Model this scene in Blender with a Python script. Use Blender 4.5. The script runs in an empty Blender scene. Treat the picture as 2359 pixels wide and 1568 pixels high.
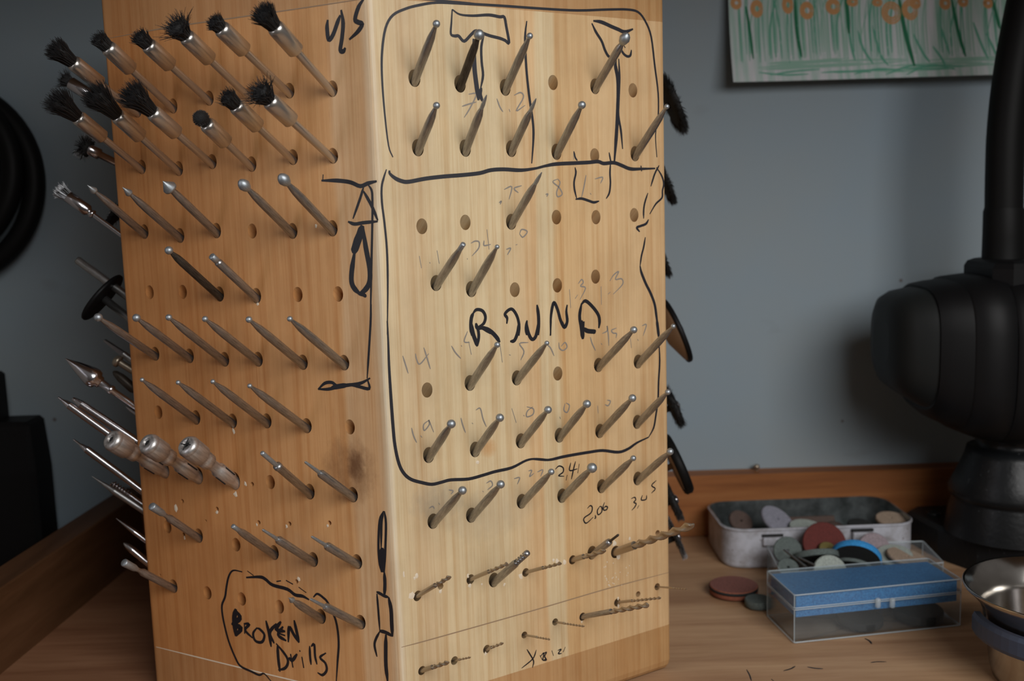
import bpy, math, random
import numpy as np
from mathutils import Vector, Matrix
PI=math.pi
# ---------------------------------------------------------------- units: 1 unit = 1.11 mm, bench top at z=0
U=0.00111; ZD=143.0
F=2358.45; PW,PH=2359,1568
RT=np.array([0.99951154,-0.00413626,-0.03097699]); UP=np.array([0.03125192,0.13228762,0.99071858]); FW=np.array([0.0,0.99120274,-0.13235227])
def M(p): return Vector((p[0]*U,p[1]*U,(p[2]+ZD)*U))
# ---------------------------------------------------------------- camera
cam=bpy.data.cameras.new('camera'); camo=bpy.data.objects.new('camera',cam); bpy.context.scene.collection.objects.link(camo)
camo.matrix_world=Matrix(((RT[0],UP[0],-FW[0],0),(RT[1],UP[1],-FW[1],0),(RT[2],UP[2],-FW[2],ZD*U),(0,0,0,1)))
cam.sensor_width=36; cam.lens=F*36/PW; cam.clip_start=0.005; cam.clip_end=20
cam.dof.use_dof=True; cam.dof.focus_distance=262*U; cam.dof.aperture_fstop=17
sc=bpy.context.scene; sc.camera=camo
# ---------------------------------------------------------------- world, light, exposure
w=bpy.data.worlds.new('world'); sc.world=w; w.use_nodes=True
nt=w.node_tree; bg=nt.nodes['Background']; tc=nt.nodes.new('ShaderNodeTexCoord'); sx=nt.nodes.new('ShaderNodeSeparateXYZ')
mr=nt.nodes.new('ShaderNodeMapRange'); mr.inputs[1].default_value=-.4; mr.inputs[2].default_value=1
cr=nt.nodes.new('ShaderNodeValToRGB'); e=cr.color_ramp.elements
e[0].color=(.058,.045,.036,1); e[1].color=(.24,.225,.215,1)
nt.links.new(tc.outputs['Generated'],sx.inputs[0]); nt.links.new(sx.outputs[2],mr.inputs[0]); nt.links.new(mr.outputs[0],cr.inputs[0]); nt.links.new(cr.outputs[0],bg.inputs[0])
bg.inputs[1].default_value=0.6
def area(name,pos,target,size,power,col,spread=180):
    l=bpy.data.lights.new(name,'AREA'); l.shape='RECTANGLE'; l.size=size[0]*U; l.size_y=size[1]*U; l.energy=power; l.color=col; l.spread=math.radians(spread)
    o=bpy.data.objects.new(name,l); sc.collection.objects.link(o); o.location=M(pos)
    o.rotation_euler=(M(target)-M(pos)).to_track_quat('-Z','Y').to_euler(); return o
area('window_light',(205,-145,165),(-10,300,-120),(330,250),1.74,(1.0,.985,.97),140)
area('left_window_light',(-330,30,70),(-90,300,-40),(45,280),0.20,(.93,.92,1.0),150)
sc.view_settings.view_transform='Standard'; sc.view_settings.look='None'; sc.view_settings.gamma=1; sc.view_settings.use_curve_mapping=False
sc.view_settings.exposure=0.0
# ---------------------------------------------------------------- pixel measurements -> points
def ray(p): return FW+RT*((p[0]-PW/2)/F)-UP*((p[1]-PH/2)/F)
def atz(p,z): d=ray(p); return d*(z/d[2])
def aty(p,y): d=ray(p); return d*(y/d[1])
mid=np.array([-31.398,250.125,0.]); lef=np.array([-110.533,292.993,0.]); rig=np.array([45.294,297.224,0.])
tL=(lef-mid)/90; tR=(rig-mid)/90; nL=np.array([-tL[1],tL[0],0]); nR=np.array([tR[1],-tR[0],0])
eS=np.array([-.02714,.99963,0]); nSL=np.array([-eS[1],eS[0],0]); nSR=-nSL
Zv=np.array([0,0,1.])
Z1,Z2,ZB,ZT=-128.2,49.3,-143.0,66.0
def onface(f,p):
    n=nL if f=='L' else nR; d=ray(p); return d*((mid@n)/(d@n))
CR={'A':(860,0,.2551),'B':(1230,0,.2551),'C':(860,370,.2551),'D':(1230,370,.2551),'E':(860,740,.2551),'F':(1230,740,.2551),'G':(860,1140,.273),'H':(1230,1140,.273),
 'b':(450,0,.26786),'d':(450,380,.2551),'g':(450,700,.2551),'i':(450,1060,.324),'p':(0,0,1)}
def cp(k,p): c=CR[k]; return (c[0]+p[0]*c[2],c[1]+p[1]*c[2])
# ---------------------------------------------------------------- materials
def mat(name,col=(.5,.5,.5),rough=.5,metal=0,spec=None,**k):
    m=bpy.data.materials.new(name); m.use_nodes=True; b=m.node_tree.nodes['Principled BSDF']
    b.inputs['Base Color'].default_value=(*col,1); b.inputs['Roughness'].default_value=rough; b.inputs['Metallic'].default_value=metal
    if spec is not None: b.inputs['Specular IOR Level'].default_value=spec
    for a,v in k.items(): b.inputs[a.replace('_',' ')].default_value=v
    return m
class NG:
    def __init__(s,m): s.m=m; s.t=m.node_tree; s.b=s.t.nodes['Principled BSDF']
    def n(s,t,**k):
        x=s.t.nodes.new(t)
        for a,v in k.items(): setattr(x,a,v)
        return x
    def l(s,a,b): s.t.links.new(a,b)
    def coord(s,kind='Object',scale=(1,1,1),rot=(0,0,0)):
        c=s.n('ShaderNodeTexCoord'); mp=s.n('ShaderNodeMapping'); mp.inputs['Scale'].default_value=scale; mp.inputs['Rotation'].default_value=rot
        s.l(c.outputs[kind],mp.inputs[0]); return mp.outputs[0]
    def noise(s,v,scale,detail=4,rough=.55,dist=0):
        x=s.n('ShaderNodeTexNoise'); x.inputs['Scale'].default_value=scale; x.inputs['Detail'].default_value=detail; x.inputs['Roughness'].default_value=rough; x.inputs['Distortion'].default_value=dist
        s.l(v,x.inputs['Vector']); return x.outputs['Fac']
    def ramp(s,f,stops,interp='LINEAR'):
        x=s.n('ShaderNodeValToRGB'); x.color_ramp.interpolation=interp; el=x.color_ramp.elements
        while len(el)<len(stops): el.new(.5)
        for e_,(p,c) in zip(el,stops): e_.position=p; e_.color=(*c,1) if len(c)==3 else c
        s.l(f,x.inputs[0]); return x.outputs[0]
    def mix(s,a,b,f,mode='MIX'):
        x=s.n('ShaderNodeMix'); x.data_type='RGBA'; x.blend_type=mode
        for q,i in ((f,0),(a,6),(b,7)):
            if hasattr(q,'links'): s.l(q,x.inputs[i])
            elif i==0: x.inputs[0].default_value=q
            else: x.inputs[i].default_value=(*q,1)
        return x.outputs[2]
    def math(s,op,a,b=0):
        x=s.n('ShaderNodeMath',operation=op)
        for q,i in ((a,0),(b,1)):
            if hasattr(q,'links'): s.l(q,x.inputs[i])
            else: x.inputs[i].default_value=q
        return x.outputs[0]
    def col(s,o): s.l(o,s.b.inputs['Base Color'])
    def bump(s,h,st=.2,d=.0005):
        x=s.n('ShaderNodeBump'); x.inputs['Strength'].default_value=st; x.inputs['Distance'].default_value=d; s.l(h,x.inputs['Height']); s.l(x.outputs[0],s.b.inputs['Normal'])
def pine(name,bands,spots=(),tint=(1,1,1)):
    m=mat(name,rough=.5,spec=.3); g=NG(m); uv=g.n('ShaderNodeUVMap').outputs[0]
    sp=g.n('ShaderNodeSeparateXYZ'); g.l(uv,sp.inputs[0]); u_,v_=sp.outputs[0],sp.outputs[1]
    def st(sx_,sy): 
        mp=g.n('ShaderNodeMapping'); mp.inputs['Scale'].default_value=(sx_,sy,1); g.l(uv,mp.inputs[0]); return mp.outputs[0]
    wob=g.math('MULTIPLY',g.math('SUBTRACT',g.noise(st(.03,.012),1,2),.5),6.0)
    f=g.math('DIVIDE',g.math('ADD',g.math('ADD',u_,wob),100),200)
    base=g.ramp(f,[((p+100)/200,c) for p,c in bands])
    g1=g.ramp(g.noise(st(.55,.010),1,5,.6),[(.3,(.80,.66,.52)),(.55,(1,1,1)),(.8,(1.04,1.04,1.06))])
    g2=g.ramp(g.noise(st(2.6,.035),1,4,.65),[(.28,(.86,.78,.70)),(.5,(1,1,1))])
    c=g.mix(base,g1,.8,'MULTIPLY'); c=g.mix(c,g2,.75,'MULTIPLY')
    fl=g.ramp(g.noise(st(1.6,.07),1,2,.5),[(.70,(0,0,0)),(.78,(1,1,1))]); c=g.mix(c,(.42,.17,.07),g.math('MULTIPLY',fl,.35))
    d1=g.ramp(g.noise(st(.05,.04),1,5,.65),[(.35,(.80,.79,.78)),(.6,(1,1,1))]); c=g.mix(c,d1,.6,'MULTIPLY')
    for (su,sv,ru,rv,cc,k) in spots:
        a=g.math('DIVIDE',g.math('SUBTRACT',u_,su),ru); b=g.math('DIVIDE',g.math('SUBTRACT',v_,sv),rv)
        r2=g.math('ADD',g.math('MULTIPLY',a,a),g.math('MULTIPLY',b,b)); r2=g.math('ADD',r2,g.math('MULTIPLY',g.math('SUBTRACT',g.noise(st(.4,.25),1,4,.7),.5),1.6))
        mk=g.n('ShaderNodeMapRange'); mk.inputs[1].default_value=1.0; mk.inputs[2].default_value=.0; mk.inputs[3].default_value=0; mk.inputs[4].default_value=k; g.l(r2,mk.inputs[0])
        c=g.mix(c,cc,mk.outputs[0])
    if tint!=(1,1,1): c=g.mix(c,tint,1.0,'MULTIPLY')
    g.col(c); g.bump(g.noise(st(2.6,.035),1,4,.65),.12,.0003); return m
LT,MD,OR=(.68,.54,.33),(.68,.46,.245),(.60,.37,.175)
def uvL(p): q=onface('L',p); return (-(q-mid)@tL,q[2])
def uvR(p): q=onface('R',p); return ((q-mid)@tR,q[2])
k1=uvL((820,1075)); k2=uvR((1010,1150)); k3=uvR((1110,1032)); k4=uvL((700,1290)); k5=uvR((1130,1180))
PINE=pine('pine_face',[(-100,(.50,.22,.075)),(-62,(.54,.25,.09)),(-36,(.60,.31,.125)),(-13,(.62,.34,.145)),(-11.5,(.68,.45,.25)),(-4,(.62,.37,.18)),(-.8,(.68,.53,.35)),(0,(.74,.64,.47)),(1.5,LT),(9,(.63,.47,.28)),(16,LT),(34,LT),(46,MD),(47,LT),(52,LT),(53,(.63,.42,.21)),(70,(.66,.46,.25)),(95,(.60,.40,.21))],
 [(k1[0],k1[1],3.2,4.5,(.06,.028,.014),.97),(k1[0]-2,k1[1]-1,9,10,(.22,.10,.04),.6),(k2[0],k2[1],9,6,(.30,.26,.2),.45),(k3[0]+2,k3[1],3,3,(.55,.27,.09),.6),(k5[0],k5[1],16,8,(.38,.31,.22),.30),(k4[0],k4[1],14,10,(.33,.24,.16),.2)])
BAND=pine('pine_band',[(-100,(.46,.22,.085)),(-30,(.50,.27,.12)),(0,(.56,.35,.17)),(40,(.50,.30,.14)),(95,(.45,.26,.11))])
def plank(name,c1,c2,c3,axis='X',sc_=1.0,rough=.5):
    m=mat(name,rough=rough,spec=.3); g=NG(m)
    s1=(6*sc_,70*sc_,70*sc_) if axis=='X' else (70*sc_,6*sc_,70*sc_)
    v=g.coord('Object',s1); v2=g.coord('Object',tuple(a*.12 for a in s1))
    c=g.ramp(g.noise(v,1,5,.6,.6),[(.25,c1),(.5,c2),(.75,c3)])
    c=g.mix(c,g.ramp(g.noise(v,6,3,.6),[(.3,(.8,.75,.7)),(.6,(1,1,1))]),.7,'MULTIPLY')
    c=g.mix(c,g.ramp(g.noise(v2,2,3,.5),[(.3,(.75,.7,.66)),(.65,(1.05,1.05,1.05))]),.8,'MULTIPLY')
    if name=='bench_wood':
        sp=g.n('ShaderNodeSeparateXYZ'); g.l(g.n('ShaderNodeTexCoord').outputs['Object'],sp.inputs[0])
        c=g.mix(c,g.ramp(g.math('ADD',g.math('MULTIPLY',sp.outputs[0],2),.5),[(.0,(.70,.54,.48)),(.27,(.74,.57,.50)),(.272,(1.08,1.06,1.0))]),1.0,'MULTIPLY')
    g.col(c); g.bump(g.noise(v,4,3),.08,.0003); return m
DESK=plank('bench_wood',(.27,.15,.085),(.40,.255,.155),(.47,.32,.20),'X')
RAIL=plank('rail_wood',(.18,.062,.018),(.27,.10,.030),(.33,.145,.05),'X',1)
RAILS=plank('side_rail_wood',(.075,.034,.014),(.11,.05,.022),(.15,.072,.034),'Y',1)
WALLM=mat('wall_paint',(.34,.375,.39),.65); g=NG(WALLM); v=g.coord('Object')
c=g.ramp(g.noise(v,9,4,.6),[(.3,(.252,.292,.310)),(.7,(.226,.292,.345))])
vo=g.n('ShaderNodeTexVoronoi'); vo.inputs['Scale'].default_value=34; g.l(v,vo.inputs['Vector'])
c=g.mix(c,(.10,.07,.06),g.ramp(vo.outputs['Distance'],[(.0,(.85,.85,.85)),(.028,(.8,.8,.8)),(.04,(0,0,0))]))
sm=g.ramp(g.noise(g.coord('Object',(1,1,2.2),(0,.6,0)),26,3,.5),[(.68,(0,0,0)),(.8,(.35,.35,.35))]); c=g.mix(c,(.17,.18,.18),sm); g.col(c)
WALLD=mat('wall_left_paint',(.25,.23,.21),.8)
STEEL=mat('steel',(.33,.33,.33),.33,.9)
def brushed(m,c1,c2,sc=3000):
    g=NG(m); v=g.coord('Object',(1,1,.12)); n=g.noise(v,sc,3,.6); g.col(g.ramp(n,[(.3,c1),(.7,c2)])); return m
STEEL=brushed(mat('bur_steel',rough=.38,metal=.95),(.26,.26,.26),(.46,.46,.46))
HEADM=brushed(mat('bur_head_steel',rough=.5,metal=.9),(.30,.33,.35),(.46,.50,.53),5000)
DARKS=brushed(mat('blackened_steel',rough=.45,metal=.6),(.03,.025,.02),(.10,.085,.07))
FERR=mat('ferrule_metal',(.60,.57,.53),.30,.92)
CHROME=mat('polished_chrome',(.60,.59,.62),.20,1)
CHUCKM=brushed(mat('worn_chuck_metal',rough=.42,metal=.85),(.36,.34,.32),(.72,.71,.70),900)
BRASSY=mat('warm_steel',(.42,.36,.28),.35,.85)
BRIS=mat('black_bristle',(.010,.010,.011),.55); GREYB=mat('grey_bristle',(.045,.042,.04),.5); WIRE=mat('wire_bristle',(.42,.43,.45),.3,.9); BLOB=mat('bristle_core',(.006,.006,.006),.8)
INK=mat('black_ink',(.008,.008,.012),.45); INK2=mat('blue_black_ink',(.011,.011,.017),.5)
PENC=mat('pencil',(.24,.21,.18),.6); LINE=mat('pencil_line',(.30,.20,.12),.6); CHIP=mat('pale_splinter',(.72,.62,.48),.8)
BLK=mat('black_plastic',(.005,.005,.0055),.5,spec=.16); RUB=mat('black_rubber',(.0045,.0045,.0045),.55,spec=.14)
CAST=mat('black_cast_iron',(.006,.007,.008),.36,spec=.25); g=NG(CAST); g.bump(g.noise(g.coord('Object'),420,3),.35,.0004)
v=g.coord('Object'); g.col(g.mix((.008,.009,.010),(.12,.13,.14),g.ramp(g.noise(v,600,2,.6),[(.70,(0,0,0)),(.78,(.6,.6,.6))])))
SHELL=mat('dark_grey_shell',(.012,.0135,.0135),.5,spec=.2)
ENAM=mat('worn_white_enamel',rough=.42); g=NG(ENAM); v=g.coord('Object')
c=g.ramp(g.noise(v,140,5,.65),[(.30,(.26,.245,.25)),(.55,(.44,.45,.50)),(.75,(.50,.51,.57))])
c=g.mix(c,(.10,.06,.045),g.ramp(g.noise(v,330,4,.6),[(.66,(0,0,0)),(.72,(.9,.9,.9))])); g.col(c)
TINI=mat('bare_tin',rough=.3,metal=.85); g=NG(TINI); g.col(g.ramp(g.noise(g.coord('Object'),120,4,.6),[(.35,(.14,.16,.16)),(.65,(.36,.40,.41))]))
CLEAR=mat('clear_plastic',(.75,.82,.86),.08)
g=NG(CLEAR); tr=g.n('ShaderNodeBsdfTransparent'); tr.inputs[0].default_value=(.965,.98,.985,1); lw=g.n('ShaderNodeLayerWeight'); lw.inputs[0].default_value=.5; gl=g.n('ShaderNodeBsdfGlossy'); gl.inputs['Roughness'].default_value=.07
df=g.n('ShaderNodeBsdfDiffuse'); df.inputs[0].default_value=(.45,.52,.56,1); m1=g.n('ShaderNodeMixShader'); m1.inputs[0].default_value=.05; g.l(tr.outputs[0],m1.inputs[1]); g.l(df.outputs[0],m1.inputs[2])
m2=g.n('ShaderNodeMixShader'); g.l(g.math('ADD',g.math('MULTIPLY',g.math('POWER',lw.outputs['Facing'],4),.55),.04),m2.inputs[0]); g.l(m1.outputs[0],m2.inputs[1]); g.l(gl.outputs[0],m2.inputs[2]); g.l(m2.outputs[0],[n for n in g.t.nodes if n.type=='OUTPUT_MATERIAL'][0].inputs[0])
BLUEF=mat('blue_foam',rough=.85); g=NG(BLUEF); g.col(g.ramp(g.noise(g.coord('Object',(1,1,1)),1500,3,.6),[(.35,(.015,.135,.36)),(.65,(.04,.25,.56))])); g.bump(g.noise(g.coord('Object'),1800,2),.5,.0004)
INOX=mat('stainless_steel',rough=.17,metal=1); g=NG(INOX); g.col(g.ramp(g.noise(g.coord('Object'),60,4,.6),[(.35,(.42,.40,.37)),(.7,(.60,.58,.55))]))
NAVY=mat('navy_plastic',(.035,.05,.085),.4)
def stone(n,c,r=.85):
    m=mat(n,c,r); g=NG(m); g.col(g.ramp(g.noise(g.coord('Object'),1600,3,.6),[(.3,tuple(a*.7 for a in c)),(.7,tuple(min(1,a*1.2) for a in c))])); return m
RUST=stone('rust_red_abrasive',(.20,.075,.06)); RUSTE=stone('orange_red_edge',(.25,.08,.045)); MAROON=stone('maroon_abrasive',(.11,.018,.014)); SLATE=stone('slate_abrasive',(.10,.125,.12)); DKS=stone('black_abrasive',(.012,.014,.014)); SKYB=stone('blue_rubber',(.03,.26,.60)); PINKG=stone('pink_grey_abrasive',(.27,.22,.24)); PALE=stone('pale_grey_abrasive',(.33,.37,.34)); TAN=stone('tan_abrasive',(.36,.27,.20)); BROWN=stone('brown_abrasive',(.085,.055,.045)); LILAC=stone('lilac_grey_abrasive',(.24,.24,.29)); OLIVE=stone('olive_abrasive',(.14,.11,.03)); TANL=mat('tan_leather',(.30,.20,.13),.6)
# ---------------------------------------------------------------- mesh helpers
C=sc.collection
class MB:
    def __init__(s): s.v=[]; s.f=[]; s.mi=[]; s.sm=[]
    def add(s,vs,fs,mi=0,sm=True):
        o=len(s.v); s.v+= [tuple(map(float,q)) for q in vs]; s.f+=[[i+o for i in f] for f in fs]; s.mi+=[mi]*len(fs); s.sm+=[sm]*len(fs)
    def lathe(s,prof,seg=24,mi=0,o=(0,0,0),ax=None,sm=True,cap=True):
        if ax is None: a,b,c=np.array([1.,0,0]),np.array([0,1.,0]),np.array([0,0,1.])
        else: a,b,c=frame(ax)
        o=np.array(o,float); vs=[];fs=[]
        for z,r in prof:
            for k in range(seg):
                t=2*PI*k/seg; vs.append(o+c*z+a*(r*math.cos(t))+b*(r*math.sin(t)))
        for i in range(len(prof)-1):
            for k in range(seg):
                k2=(k+1)%seg; fs.append([i*seg+k,i*seg+k2,(i+1)*seg+k2,(i+1)*seg+k])
        s.add(vs,fs,mi,sm)
        if cap:
            for i,rev in ((0,True),(len(prof)-1,False)):
                if prof[i][1]>1e-6:
                    ring=vs[i*seg:(i+1)*seg]; s.add(ring,[list(range(seg))[::-1] if rev else list(range(seg))],mi,False)
    def box(s,lo,hi,mi=0,bev=0):
        lo=np.array(lo,float);hi=np.array(hi,float)
        if bev<=0:
            vs=[(x,y,z) for x in(lo[0],hi[0]) for y in(lo[1],hi[1]) for z in(lo[2],hi[2])]
            s.add(vs,[[0,1,3,2],[4,6,7,5],[0,4,5,1],[2,3,7,6],[0,2,6,4],[1,5,7,3]],mi,False)
        else:
            b=bev; s.prism([(lo[0]+b,lo[1]),(hi[0]-b,lo[1]),(hi[0],lo[1]+b),(hi[0],hi[1]-b),(hi[0]-b,hi[1]),(lo[0]+b,hi[1]),(lo[0],hi[1]-b),(lo[0],lo[1]+b)],[(lo[2],b),(lo[2]+b,0),(hi[2]-b,0),(hi[2],b)],mi)
    def prism(s,poly,levels,mi=0,sm=False):
        # levels: (z, inset) bottom to top
        n=len(poly); P=np.array(poly,float); cen=P.mean(0); vs=[];fs=[]
        for z,ins in levels:
            Q=inset(P,ins) if ins else P
            vs+=[(q[0],q[1],z) for q in Q]
        for i in range(len(levels)-1):
            for k in range(n):
                k2=(k+1)%n; fs.append([i*n+k,i*n+k2,(i+1)*n+k2,(i+1)*n+k])
        fs.append(list(range(n))[::-1]); fs.append([ (len(levels)-1)*n+k for k in range(n)]); s.add(vs,fs,mi,sm)
    def tube(s,pts,r,seg=12,mi=0,cap=True):
        P=[np.array(p,float) for p in pts]; n=len(P); R=r if isinstance(r,(list,tuple)) else [r]*n
        T=[]; 
        for i in range(n):
            t=P[min(i+1,n-1)]-P[max(i-1,0)]; T.append(t/np.linalg.norm(t))
        a,b,_=frame(T[0]); vs=[];fs=[]
        for i in range(n):
            a=a-T[i]*(a@T[i]); a/=np.linalg.norm(a); b=np.cross(T[i],a)
            for k in range(seg):
                t=2*PI*k/seg; vs.append(P[i]+a*(R[i]*math.cos(t))+b*(R[i]*math.sin(t)))
        for i in range(n-1):
            for k in range(seg):
                k2=(k+1)%seg; fs.append([i*seg+k,i*seg+k2,(i+1)*seg+k2,(i+1)*seg+k])
        s.add(vs,fs,mi,True)
        if cap: s.add(vs[:seg],[list(range(seg))[::-1]],mi,False); s.add(vs[-seg:],[list(range(seg))],mi,False)
    def build(s,name,mats,parent=None,org=(0,0,0),uv=None,local=False,rot=None):
        me=bpy.data.meshes.new(name); org=np.array(org,float)
        if local: vs=[(q[0]*U,q[1]*U,q[2]*U) for q in s.v]
        else: vs=[((q[0]-org[0])*U,(q[1]-org[1])*U,(q[2]-org[2])*U) for q in s.v]
        me.from_pydata(vs,[],s.f)
        if not isinstance(mats,(list,tuple)): mats=[mats]
        for m_ in mats: me.materials.append(m_)
        me.polygons.foreach_set('material_index',s.mi); me.polygons.foreach_set('use_smooth',s.sm)
        if uv is not None:
            L=me.uv_layers.new(name='UVMap'); 
            for lp in me.loops: L.data[lp.index].uv=uv[lp.vertex_index]
        me.update()
        o=bpy.data.objects.new(name,me); C.objects.link(o)
        if parent: o.parent=parent
        elif not local: o.location=M(org)
        return o
def inset(P,d):
    n=len(P); out=[]
    for i in range(n):
        a,b,c=P[i-1],P[i],P[(i+1)%n]
        e1=(b-a)/np.linalg.norm(b-a); e2=(c-b)/np.linalg.norm(c-b)
        n1=np.array([-e1[1],e1[0]]); n2=np.array([-e2[1],e2[0]]); m_=n1+n2; m_/=max(np.linalg.norm(m_),1e-9)
        out.append(b+m_*d/max(m_@n1,.3))
    return np.array(out)
def frame(ax):
    c=np.array(ax,float); c/=np.linalg.norm(c); h=np.array([0,0,1.]) if abs(c[2])<.95 else np.array([1.,0,0])
    a=np.cross(h,c); a/=np.linalg.norm(a); return a,np.cross(c,a),c
def props(o,label=None,cat=None,group=None,kind=None):
    for k,v in (('label',label),('category',cat),('group',group),('kind',kind)):
        if v: o[k]=v
    return o
def empty(name,label,cat,org,group=None,ax=None):
    o=bpy.data.objects.new(name,None); C.objects.link(o); o.empty_display_size=.005
    if ax is None: o.location=M(org)
    else:
        a,b,c=frame(ax); p=M(org); o.matrix_world=Matrix(((a[0],b[0],c[0],p[0]),(a[1],b[1],c[1],p[1]),(a[2],b[2],c[2],p[2]),(0,0,0,1)))
    return props(o,label,cat,group)
def smooth(pts,k=5):
    P=[np.array(p,float) for p in pts]
    if len(P)<3: return P
    Q=[2*P[0]-P[1]]+P+[2*P[-1]-P[-2]]; out=[]
    for i in range(1,len(Q)-2):
        a,b,c,d=Q[i-1:i+3]
        for j in range(k):
            t=j/k; out.append(.5*((2*b)+(c-a)*t+(2*a-5*b+4*c-d)*t*t+(3*b-a-3*c+d)*t**3))
    out.append(P[-1]); return out
# ---------------------------------------------------------------- room setting
m=MB(); m.box((-245,431,-175),(330,441,190)); props(m.build('wall_back',WALLM,org=(0,431,0)),kind='structure',label='pale blue-grey painted wall behind the bench')
m=MB(); m.box((-255,120,-175),(-245,441,190)); props(m.build('wall_left',WALLD,org=(-245,300,0)),kind='structure',label='unseen grey wall beyond the side rail, darkening the left side')  # out of view; kept because it darkens the left side
wb=empty('workbench','wooden workbench top with raised rails along its rear and left edges','workbench',(0,350,-143))
O=(0,350,-143)
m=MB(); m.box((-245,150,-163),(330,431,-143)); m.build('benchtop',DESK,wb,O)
m=MB(); m.box((-160,421,-143),(330,431,-116.5),bev=.5); m.build('rear_rail',RAIL,wb,O)
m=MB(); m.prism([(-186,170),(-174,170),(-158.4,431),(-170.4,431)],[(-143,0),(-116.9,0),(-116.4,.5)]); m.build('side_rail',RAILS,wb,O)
m=MB(); m.box((-245,175,112),(330,431,124)); props(m.build('unseen_shade_shelf',mat('shade_shelf_wood',(.30,.20,.12),.6),org=(40,431,112)),'added wooden shelf out of view, shading the top of the wall','shelf')  # added above the view to shade the top of the wall
# marks on benchtop: scorch and pen scratches
m=MB()
def ribbon3(m,pts,w,f,mi=0,taper=True):
    P=smooth(pts,4); n=len(P); vs=[]
    for i in range(n):
        t=P[min(i+1,n-1)]-P[max(i-1,0)]; t=t/max(np.linalg.norm(t),1e-9); q=np.array([-t[1],t[0]])
        ww=w/2*(1 if not taper else min(1,.45+3.2*min(i,n-1-i)/n))
        vs+=[f(P[i]+q*ww),f(P[i]-q*ww)]
    m.add(vs,[[2*i,2*i+1,2*i+3,2*i+2] for i in range(n-1)],mi,False)
for pts,wd in ([[(1805,1545),(1822,1540),(1832,1534)],4],[[(1860,1536),(1878,1539),(1896,1540)],5],[[(2006,1526),(2020,1524),(2042,1524)],4],[[(1992,1470),(2003,1476),(2008,1483)],5],[[(1720,1542),(1727,1555),(1731,1568)],3],[[(1777,1564),(1783,1569)],4]):
    ribbon3(m,[atz(p,-143)[:2] for p in pts],wd/7.5,lambda q:(q[0],q[1],-142.94))
m.build('pen_scratch',INK,wb,O)['kind']='stuff'
# nail head at foot of wall
t=atz((1741,1079),-116.5); t=aty((1741,1080),428.5)
m=MB(); m.lathe([(-2.5,.5),(0,.6),(.2,1.6),(1.2,1.7),(1.8,1.2),(2,.0)],14,o=(t[0],427.2,-115),ax=(0,-.5,.86)); 
m=MB(); m.lathe([(0,.75),(1.2,.75),(1.3,1.3),(2.2,1.35),(2.7,.8),(2.8,0)],14,o=(t[0],427,-116.5)); props(m.build('nail',BRASSY,org=(t[0],427,-116.5)),'small brownish nail head on the rear rail at the foot of the wall','nail')
# ---------------------------------------------------------------- the hexagonal block: data
def hexpoly(grow=0.0,rc=1.2,depth=78):
    P=[mid[:2],rig[:2],rig[:2]+eS[:2]*depth, None,lef[:2]+eS[:2]*depth,lef[:2]]
    a=P[2]; b=P[4]; # meet of the rear faces
    P[3]=(b+ (rig[:2]-mid[:2])) 
    P[3]=np.array([(a[0]+b[0])/2,a[1]+45]); P=np.array(P,float)
    if grow: P=inset(P,-grow)
    out=[]
    for i in range(6):
        p=P[i]; a=(P[i-1]-p); b=(P[(i+1)%6]-p); a/=np.linalg.norm(a); b/=np.linalg.norm(b)
        s0=p+a*rc; s1=p+b*rc
        for t in (0,.33,.67,1): out.append((1-t)**2*s0+2*t*(1-t)*p+t*t*s1)
    return np.array(out)
L_OFF=(-3,-9); R_OFF=(2,-9)
def nominal(n,el): el=math.radians(el); return n*math.cos(el)+Zv*math.sin(el)
def solve(f,tip,base,el=38,off=True):
    n=nL if f=='L' else nR; o=(L_OFF if f=='L' else R_OFF) if off else (0,0)
    B=onface(f,(base[0]+o[0],base[1]+o[1])); d=nominal(n,el); r=ray(tip)
    s=np.linalg.lstsq(np.stack([d,-r],1),-B,rcond=None)[0]; T=r*s[1]; v=T-B; L=np.linalg.norm(v); return B,v/L,L
HOLES={'L':[],'R':[]}   # (center point, direction, radius, depth)
def hole(f,P,d,r,depth=13): HOLES[f].append((np.array(P),np.array(d),r,depth))
def bur_hole(f,B,d,r=1.62,rs=1.05,depth=13):
    n=nL if f=='L' else nR
    w_=Zv-d*(d@Zv); w_/=np.linalg.norm(w_); P=B+w_*(r-rs-.02); P=P+d*(((mid-P)@n)/(d@n)); hole(f,P,d,r,depth)
EMPT={'L':[(581,532),(345,673),(421,672),(686,678),(779,677),(365,949),(806,983),(623,1110),(386,1213),(544,1254),(478,1365),(557,1379),(644,1397)],
 'R':[(1274,190),(1458,208),(1370,358),(972,521),(1072,512),(1282,500),(1373,500),(1461,495),(1186,667),(1284,657),(1372,637),(984,898),(1285,860)]}
for f in 'LR':
    for p in EMPT[f]: hole(f,onface(f,p),nominal(nL if f=='L' else nR,38),1.55,6.5 if f=='R' else 9)
for p in [(581,1115),(500,1172),(596,1203),(667,1206),(759,1204),(420,1154),(423,1231),(683,1339)]: hole('L',onface('L',p),nominal(nL,8),.62,6)
for p in [(369,1324),(474,1199)]: hole('L',onface('L',p),nominal(nL,8),.35,4)
for p in [(1015,1350),(1515,1227),(1470,1368)]: hole('R',onface('R',p),nominal(nR,8),.85,6)
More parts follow.
